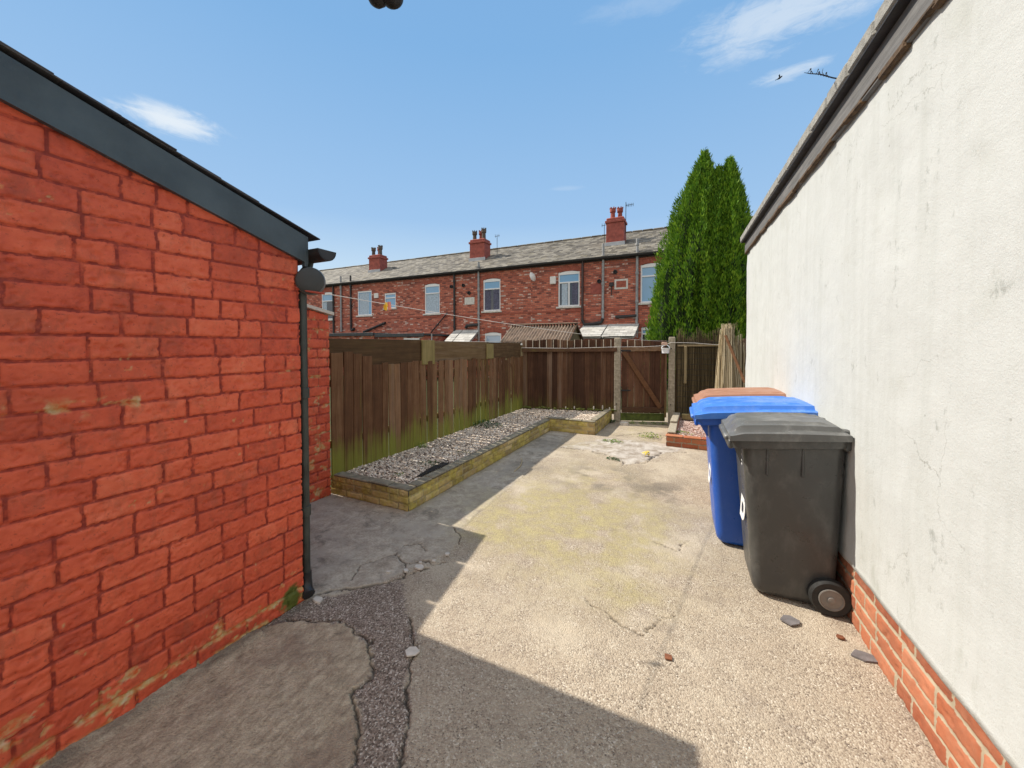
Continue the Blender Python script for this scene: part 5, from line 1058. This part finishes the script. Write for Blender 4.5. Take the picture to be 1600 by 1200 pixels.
def chimney_on(house, xc, yc, w=.80, zt=6.95, pots=3, dark=False, base=None):
    zb = EZ + (yc - TY) * (RZ - EZ) / (RY - TY) - .45 if yc < RY else RZ - .5
    c = MB(); d_ = .62
    c.box((xc, yc, (zb + zt - .22) / 2), (w, d_, zt - .22 - zb), None, .01); c.box((xc, yc, zt - .17), (w + .09, d_ + .09, .10), None, .01); c.box((xc, yc, zt - .06), (w, d_, .12), None, .03)
    co = c.build('chimney', M['chimney'], house)
    fl_ = MB(); fl_.box((xc, yc - d_ / 2 - .012, zb + .42), (w + .1, .03, .16), None, .004); fl_.build('flashing', M['lead'], co)
    for k in range(pots):
        xo = (k - (pots - 1) / 2) * .27; p = MB(); hh = .44 + .07 * ((k * 7) % 3) / 2
        p.lathe([(.115, zt - .02), (.10, zt + .06), (.092, zt + hh * .6), (.125, zt + hh * .66), (.13, zt + hh * .9), (.115, zt + hh), (.08, zt + hh), (.075, zt + hh - .1)], (xc + xo, yc + (.12 if k % 2 else -.08), 0), n=16)
        for q in range(6): a = q * pi / 3; p.box((xc + xo + .108 * cos(a), yc + (.12 if k % 2 else -.08) + .108 * sin(a), zt + hh + .02), (.06, .035, .07), zrot(a), .006)
        p.build('chimney_pot', M['darkpot'] if dark and k != 1 else M['pot'], co, smooth=40)
    return co
def pipe(house, name, x, z0, z1, mat, r=.05, y=TY - .07):
    m_ = MB(); m_.tube([(x, y, z0), (x, y, z1)], r, 10)
    for z in np.arange(z0 + .3, z1 - .1, 1.1): m_.lathe([(r + .014, z - .05), (r + .016, z - .045), (r + .016, z + .045), (r + .014, z + .05)], (x, y, 0), n=12)
    return m_.build(name, mat, house, smooth=40)
def slate_roof(mb, x0, x1, y0, z0, y1, z1, sw=.27, gauge=.2, th=.010, jit=.02):
    L_ = math.hypot(y1 - y0, z1 - z0); dv = np.array([0, (y1 - y0) / L_, (z1 - z0) / L_]); nv_ = np.array([0, -dv[2], dv[1]]); nc = max(1, int(round(L_ / gauge))); g_ = L_ / nc; ns = max(1, int(round((x1 - x0) / sw))); s_ = (x1 - x0) / ns
    for i in range(nc):
        for j in range(ns + (i % 2)):
            xa = x0 + (j - .5 * (i % 2)) * s_; xb = min(x1, xa + s_ - .006); xa = max(x0, xa)
            if xb - xa < .02: continue
            c = np.array([(xa + xb) / 2, y0, z0]) + dv * ((i + .62) * g_ + random.uniform(-.008, .008)) + nv_ * (.022 + random.uniform(-.003, .004))
            mb.box(c, (xb - xa, g_ * 1.55, th), np.stack([np.array([1., 0, 0]), dv, nv_], 1) @ rot('X', -.045) @ rot('Z', random.uniform(-jit, jit)) @ rot('Y', random.uniform(-jit, jit) * .5), .002)
def house(x0, x1, label, wins, seed):
    h = thing('terraced_house', label, 'house', ((x0 + x1) / 2, 18.5, 0), 0, 'houses in the brick terrace behind the yard')
    wm = MB(); wall_holes(wm, x0, x1, 0, EZ + .12, [w[:4] for w in wins], TY)
    wm.add([(x0, TY, 0), (x0, 21.6, 0), (x0, 21.6, EZ + .1), (x0, RY, RZ - .06), (x0, TY, EZ + .1)], [[0, 1, 2, 3, 4]], .5); wm.add([(x1, TY, 0), (x1, 21.6, 0), (x1, 21.6, EZ + .1), (x1, RY, RZ - .06), (x1, TY, EZ + .1)], [[4, 3, 2, 1, 0]], .5); wm.add([(x0, 21.6, 0), (x1, 21.6, 0), (x1, 21.6, EZ + .1), (x0, 21.6, EZ + .1)], [[0, 1, 2, 3]], .5)
    wm.build('wall', M['terrace'], h, recalc=False)
    bn = MB(); bn.box(((x0 + x1) / 2, TY - .008, 2.955), (x1 - x0 - .01, .03, .075), None, .006); bn.build('string_course', M['arch'], h)
    rf_ = MB(); slate_roof(rf_, x0, x1, TY - .14, EZ + .02, RY, RZ)
    ro_ = rf_.build('roof', M['slate'], h)
    rd_ = MB(); rd_.prism([(x0, TY - .10, EZ + .02), (x0, RY, RZ - .02), (x0, 21.7, EZ), (x0, 21.7, EZ - .05), (x0, RY, RZ - .12), (x0, TY - .10, EZ - .04)], (1, 0, 0), x1 - x0); rd_.build('roof_deck', M['slate'], h)
    rt = MB(); n = int((x1 - x0) / .45)
    for k in range(n): xa = x0 + (x1 - x0) * k / n; rt.span((xa, RY, RZ + .02 + random.uniform(-.008, .008)), (xa + (x1 - x0) / n - .01, RY, RZ + .02), .24, .07, .025)
    rt.build('ridge_tiles', M['slate'], h)
    gm = MB(); pr_ = [(TY - .17 + .07 * cos(a), EZ - .01 + .07 * sin(a)) for a in np.linspace(pi, 2 * pi, 9)] + [(TY - .10, EZ + .012), (TY - .24, EZ + .012)]
    gm.prism([(x0 + .002, a, b) for a, b in pr_], (1, 0, 0), x1 - x0 - .004); gm.box(((x0 + x1) / 2, TY - .05, EZ - .03), (x1 - x0 - .004, .08, .16), None, .004); gm.build('gutter', M['gutterblack'], h, smooth=40)
    for w_ in wins: window(h, *w_[:4], *w_[4:6], **(w_[6] if len(w_) > 6 else {}))
    return h
V_ = M['curtain']; DK = M['darkcurtain']; B0 = -3.2
H = {}
H[0] = house(-24.4, -20.85, 'far left terraced house, only a sliver of its wall showing beside the grey reel', [(-23.2, -22.3, 3.05, 4.6, 'transom', M['glass'])], 0)
H[1] = house(-20.85, -17.45, 'terraced house with a tall arched window holding a pale curtain, next to the grey reel', [(-20.04, -19.06, 3.03, 4.62, 'transom', M['darkglass'], dict(curtain=[(0, .38, V_)]))], 1)
H[2] = house(-17.45, -13.85, 'terraced house with one flat-topped window and a small bathroom window beside it', [(-17.11, -16.05, 3.17, 4.51, 'plain', M['glass'], dict(arched=False, curtain=[(.05, .8, V_)], arch=False)), (-15.12, -14.34, 3.49, 4.29, 'transom', M['glass'], dict(arched=False, arch=False))], 2)
H[3] = house(-13.85, -10.15, 'terraced house with a single tall blue window left of the middle chimney', [(-12.44, -11.52, 3.1, 4.59, 'transom', M['glass'], dict(curtain=[(.0, .95, V_)]))], 3)
H[4] = house(-10.15, -6.62, 'terraced house whose tall window has dark curtains under a blue top light', [(-9.03, -8.13, 3.1, 4.59, 'transom', M['darkglass'], dict(curtain=[(.0, .42, DK), (.58, 1, DK)])), (-8.95, -8.09, 1.25, 2.11, 'plain', M['paleglass'])], 4)
H[5] = house(-6.62, -3.24, 'terraced house with a white three-light window, satellite dish and alarm box', [(-5.36, -4.43, 3.15, 4.63, 'three', M['darkglass'], dict(curtain=[(.1, .42, V_), (.66, .95, DK)]))], 5)
H[6] = house(-3.24, .40, 'terraced house half hidden by the conifer, with the near chimney and aerial at its left', [(-2.02, -1.10, 3.15, 4.65, 'transom', M['glass']), (-1.98, -1.2, 1.35, 2.24, 'three', M['darkglass'])], 6)
H[7] = house(.40, 4.0, 'terraced house behind the conifer, only its roof shows beside the white outhouse', [(1.6, 2.5, 3.15, 4.65, 'transom', M['glass'])], 7)
H[8] = house(4.0, 7.6, 'terraced house at the right end of the row, hidden behind the white outhouse', [(5.2, 6.1, 3.15, 4.65, 'transom', M['glass'])], 8)
chimney_on(H[2], -17.47 + .42, 17.1, .84, 6.80, 3, True); chimney_on(H[4], -10.08, 17.1, .86, 6.88, 3, True); chimney_on(H[6], -3.24, 17.1, .74, 6.98, 2)
for i, x, dk in ((1, -20.1, True), (2, -16.3, True), (4, -9.45, True), (6, -2.9, True)): chimney_on(H[i], x, 20.2, .55, 6.62, 2, dk)
for i, x, z0, z1, mt, nm in ((1, -18.97, .4, 4.95, 'gutterblack', 'downpipe'), (1, -18.34, 2.3, 5.45, 'greymetal', 'vent_pipe'), (1, -17.56, 2.35, 5.42, 'gutterblack', 'vent_pipe'), (3, -10.6, 2.1, 4.95, 'gutterblack', 'downpipe'), (4, -9.24, 1.6, 5.4, 'greymetal', 'vent_pipe'),
                             (5, -4.29, 2.5, 4.95, 'brownpipe', 'downpipe'), (5, -3.45, 2.58, 5.58, 'greymetal', 'vent_pipe'), (6, -2.14, 1.8, 5.62, 'greymetal', 'vent_pipe')): pipe(H[i], nm, x, z0, z1, M[mt])
def horiz(hh, pts, mat, r=.055): m_ = MB(); m_.tube(pts, r, 8); m_.build('waste_pipe', mat, hh, smooth=40)
y_ = TY - .08
horiz(H[5], [(-4.29, y_, 2.55), (-4.2, y_, 2.36), (-3.7, y_, 2.40), (-3.5, y_, 2.44), (-3.45, y_, 2.6)], M['gutterblack'], .065); horiz(H[6], [(-2.95, y_, 2.63), (-2.14, y_, 2.66)], M['gutterblack'], .06); horiz(H[4], [(-9.95, y_, 2.33), (-9.9, y_, 2.45), (-9.24, y_, 2.48)], M['gutterblack'], .07)
horiz(H[2], [(-16.6, y_, 2.25), (-15.0, y_, 2.72)], M['gutterblack'], .06); horiz(H[3], [(-12.0, y_, 2.15), (-11.0, y_, 3.1)], M['gutterblack'], .03); horiz(H[2], [(-17.5, y_, 2.35), (-17.3, y_, 2.45)], M['gutterblack'], .07)
m_ = MB(); m_.lathe([(.02, .05), (.12, .025), (.20, -.025), (.205, -.02), (.12, .04), (.02, .065)], (-6.43, TY - .2, 4.48), rot('Z', 1.28) @ rot('X', 1.3), n=24); m_.tube([(-6.43, TY, 4.35), (-6.43, TY - .2, 4.45)], .02, 6); m_.build('satellite_dish', M['dish'], H[5], smooth=50)
m_ = MB(); m_.box((-5.58, TY - .05, 4.28), (.26, .10, .33), None, .02); m_.build('alarm_box', M['dish'], H[5])
m_ = MB(); m_.box((-15.68, TY - .03, 4.2), (.3, .06, .26), None, .01); m_.build('wall_vent', M['dish'], H[2])
for hh, x, z in ((5, -3.62, 4.1), (4, -9.8, 4.0), (6, -2.98, 4.42), (4, -10.72 + .6, 4.38), (3, -10.8, 4.36)):
    m_ = MB(); m_.lathe([(.085, 0), (.085, .05), (.06, .055), (.055, .01)], (x, TY + .004, z), rot('X', pi / 2), n=14); m_.build('flue_hole', M['iron'], H[hh], smooth=40)
m_ = MB(); m_.box((-2.75, TY - .004, 3.93), (.52, .014, .40), None, .004); m_.build('repaired_patch', M['sill'], H[6]); m_ = MB(); m_.box((-2.75, TY - .009, 3.93), (.38, .014, .26), None, .004); m_.build('repaired_brick', M['arch'], H[6])
m_ = MB(); m_.box((-9.78, TY - .004, 3.62), (.55, .014, .34), None, .004); m_.build('repaired_patch', M['sill'], H[4]); m_ = MB(); m_.box((-3.72, TY - .004, 3.82), (.5, .012, .42), None, .004); m_.build('repaired_patch', M['chimney'], H[5])
m_ = MB(); m_.box((-3.12, TY - .04, 3.94), (.16, .08, .16), None, .01); m_.tube([(-3.12, TY - .02, 3.9), (-3.12, TY - .02, 3.5)], .015, 6); m_.build('meter_box', M['gutterblack'], H[6])
m_ = MB(); ax_ = -2.84; m_.tube([(ax_, 17.1, 6.3), (ax_, 17.1, 7.65)], .014, 6); m_.tube([(ax_ - .02, 17.1, 7.5), (ax_ + .32, 17.1, 7.52)], .01, 5)
for k in range(5): m_.tube([(ax_ + .04 + k * .065, 17.1 - .1, 7.5), (ax_ + .04 + k * .065, 17.1 + .1, 7.5)], .006, 4); m_.tube([(ax_ + .04 + k * .065, 17.1, 7.42), (ax_ + .04 + k * .065, 17.1, 7.58)], .006, 4)
m_.build('aerial', M['iron'], H[6])
for hh, x, z in ((4, -9.2, 7.05), (6, -3.8, 6.86)):
    m_ = MB(); m_.tube([(x, 17.3, z - 1.0), (x, 17.3, z)], .012, 5); m_.tube([(x - .12, 17.3, z - .02), (x + .14, 17.3, z)], .012, 5)
    for k in range(3): m_.tube([(x - .1 + k * .1, 17.3, z - .08), (x - .1 + k * .1, 17.3, z + .08)], .008, 4)
    m_.build('aerial', M['iron'], H[hh])
def lean_to(hh, x0, x1, yf, zf, zb, roofmat, flat_=False):
    m_ = MB(); m_.add([(x0 + .08, yf + .1, 0), (x1 - .08, yf + .1, 0), (x1 - .08, yf + .1, zf - .03), (x0 + .08, yf + .1, zf - .03), (x0 + .08, TY, 0), (x1 - .08, TY, 0), (x1 - .08, TY, zb - .03), (x0 + .08, TY, zb - .03)], [[0, 1, 2, 3], [0, 3, 7, 4], [1, 5, 6, 2]], .5)
    lo = m_.build('lean_to', M['terrace'], hh, recalc=False)
    r_ = MB()
    if flat_: r_.box(((x0 + x1) / 2, (yf + TY) / 2 - .01, zf + .03), (x1 - x0, TY - yf - .02, .09), rot('X', .0), .006); r_.box(((x0 + x1) / 2, yf - .012, zf + .01), (x1 - x0, .03, .15), None, .005)
    else: slate_roof(r_, x0, x1, yf, zf, TY - .02, zb, .3, .2); r_.prism([(x0, yf + .02, zf - .02), (x0, TY - .02, zb - .02), (x0, TY - .02, zb - .06), (x0, yf + .02, zf - .06)], (1, 0, 0), x1 - x0)
    r_.build('lean_to_roof', roofmat, lo)
    return lo
lean_to(H[5], -4.25, -3.26, 14.3, 1.83, 2.32, M['paleslate']); lean_to(H[6], -3.22, -2.05, 14.3, 1.83, 2.33, M['paleslate']); lean_to(H[4], -10.13, -9.22, 14.7, 1.66, 2.22, M['paleslate']); lean_to(H[3], -10.62, -10.17, 14.7, 1.66, 2.22, M['paleslate'])
lean_to(H[1], -19.6, -17.5, 13.6, 2.05, 2.05, M['felt'], True); lean_to(H[2], -17.4, -13.9, 13.6, 2.04, 2.04, M['felt'], True); lean_to(H[3], -13.8, -10.9, 13.6, 1.97, 1.97, M['felt'], True)
window(H[3], -12.1, -11.2, 1.2, 1.84, 'plain', M['paleglass'], arched=False, y=13.64, sill=False, arch=False); window(H[3], -10.95 - .0, -10.95 + .0 + .0001, 1.2, 1.3, 'plain', M['paleglass'], arched=False, y=13.9, sill=False, arch=False) if False else None

# ---- gabled shed with corrugated roof
gs = thing('garden_shed', 'small shed with a rusty striped corrugated gable roof, just beyond the dark board fence', 'shed', (-4.75, 12.4, 0))
m_ = MB(); x0, x1 = -5.92, -3.66
m_.add([(x0, 11.6, 0), (x1, 11.6, 0), (x1, 11.6, 1.6), (x0, 11.6, 1.6), (x0, 13.2, 0), (x1, 13.2, 0), (x1, 13.2, 1.6), (x0, 13.2, 1.6), (x0, 12.38, 2.14), (x1, 12.38, 2.14)], [[0, 1, 2, 3], [1, 5, 6, 9, 2], [5, 4, 7, 6], [4, 0, 3, 8, 7]], .5); m_.build('wall', M['shedwood'], gs, recalc=False)
def corr(yf, zf, yb_, zb_):
    n = 24 * 6; uu = np.linspace(x0 - .07, x1 + .08, n); P = np.zeros((6, n, 3)); k = (uu - uu[0]) / (uu[-1] - uu[0]) * 23 * 2 * pi
    for j in range(6): f = j / 5; P[j, :, 0] = uu; P[j, :, 1] = yf + (yb_ - yf) * f - .012 * np.sin(k) * .5; P[j, :, 2] = zf + (zb_ - zf) * f + .040 * np.sin(k) + .01 * sin(j)
    o = grid_mesh('roof', P, {}, M['corr'], gs); md = o.modifiers.new('thick', 'SOLIDIFY'); md.thickness = .008; return o
corr(11.45, 1.60, 12.38, 2.21); corr(13.32, 1.62, 12.38, 2.21)
for a, b in (((11.46, 1.575), (12.38, 2.175)), ((13.3, 1.585), (12.38, 2.175))): m_ = MB(); m_.span((x1 + .06, a[0], a[1]), (x1 + .06, b[0], b[1]), .025, .10, .005); m_.build('barge_board', M['railwood'], gs)
m_ = MB(); m_.span((x0 - .07, 12.38, 2.245), (x1 + .08, 12.38, 2.245), .2, .03, .01); m_.build('ridge_cap', M['corr'], gs)
m_ = MB(); m_.span((x0 - .05, 11.47, 1.545), (x1 + .05, 11.47, 1.545), .03, .06, .005); m_.build('eaves_board', M['whitemark'], gs)
m_ = MB(); m_.tube([(-9.7, 12.6, 0), (-9.7, 12.6, 1.98)], .025, 8); m_.tube([(-9.75, 12.6, 1.66), (-6.1, 12.6, 1.64)], .008, 5); tag(m_.build('clothes_post', M['greymetal'], None, (-9.7, 12.6, 0)), 'thin metal line post standing before the pale slate lean-to, left of the shed', 'post')
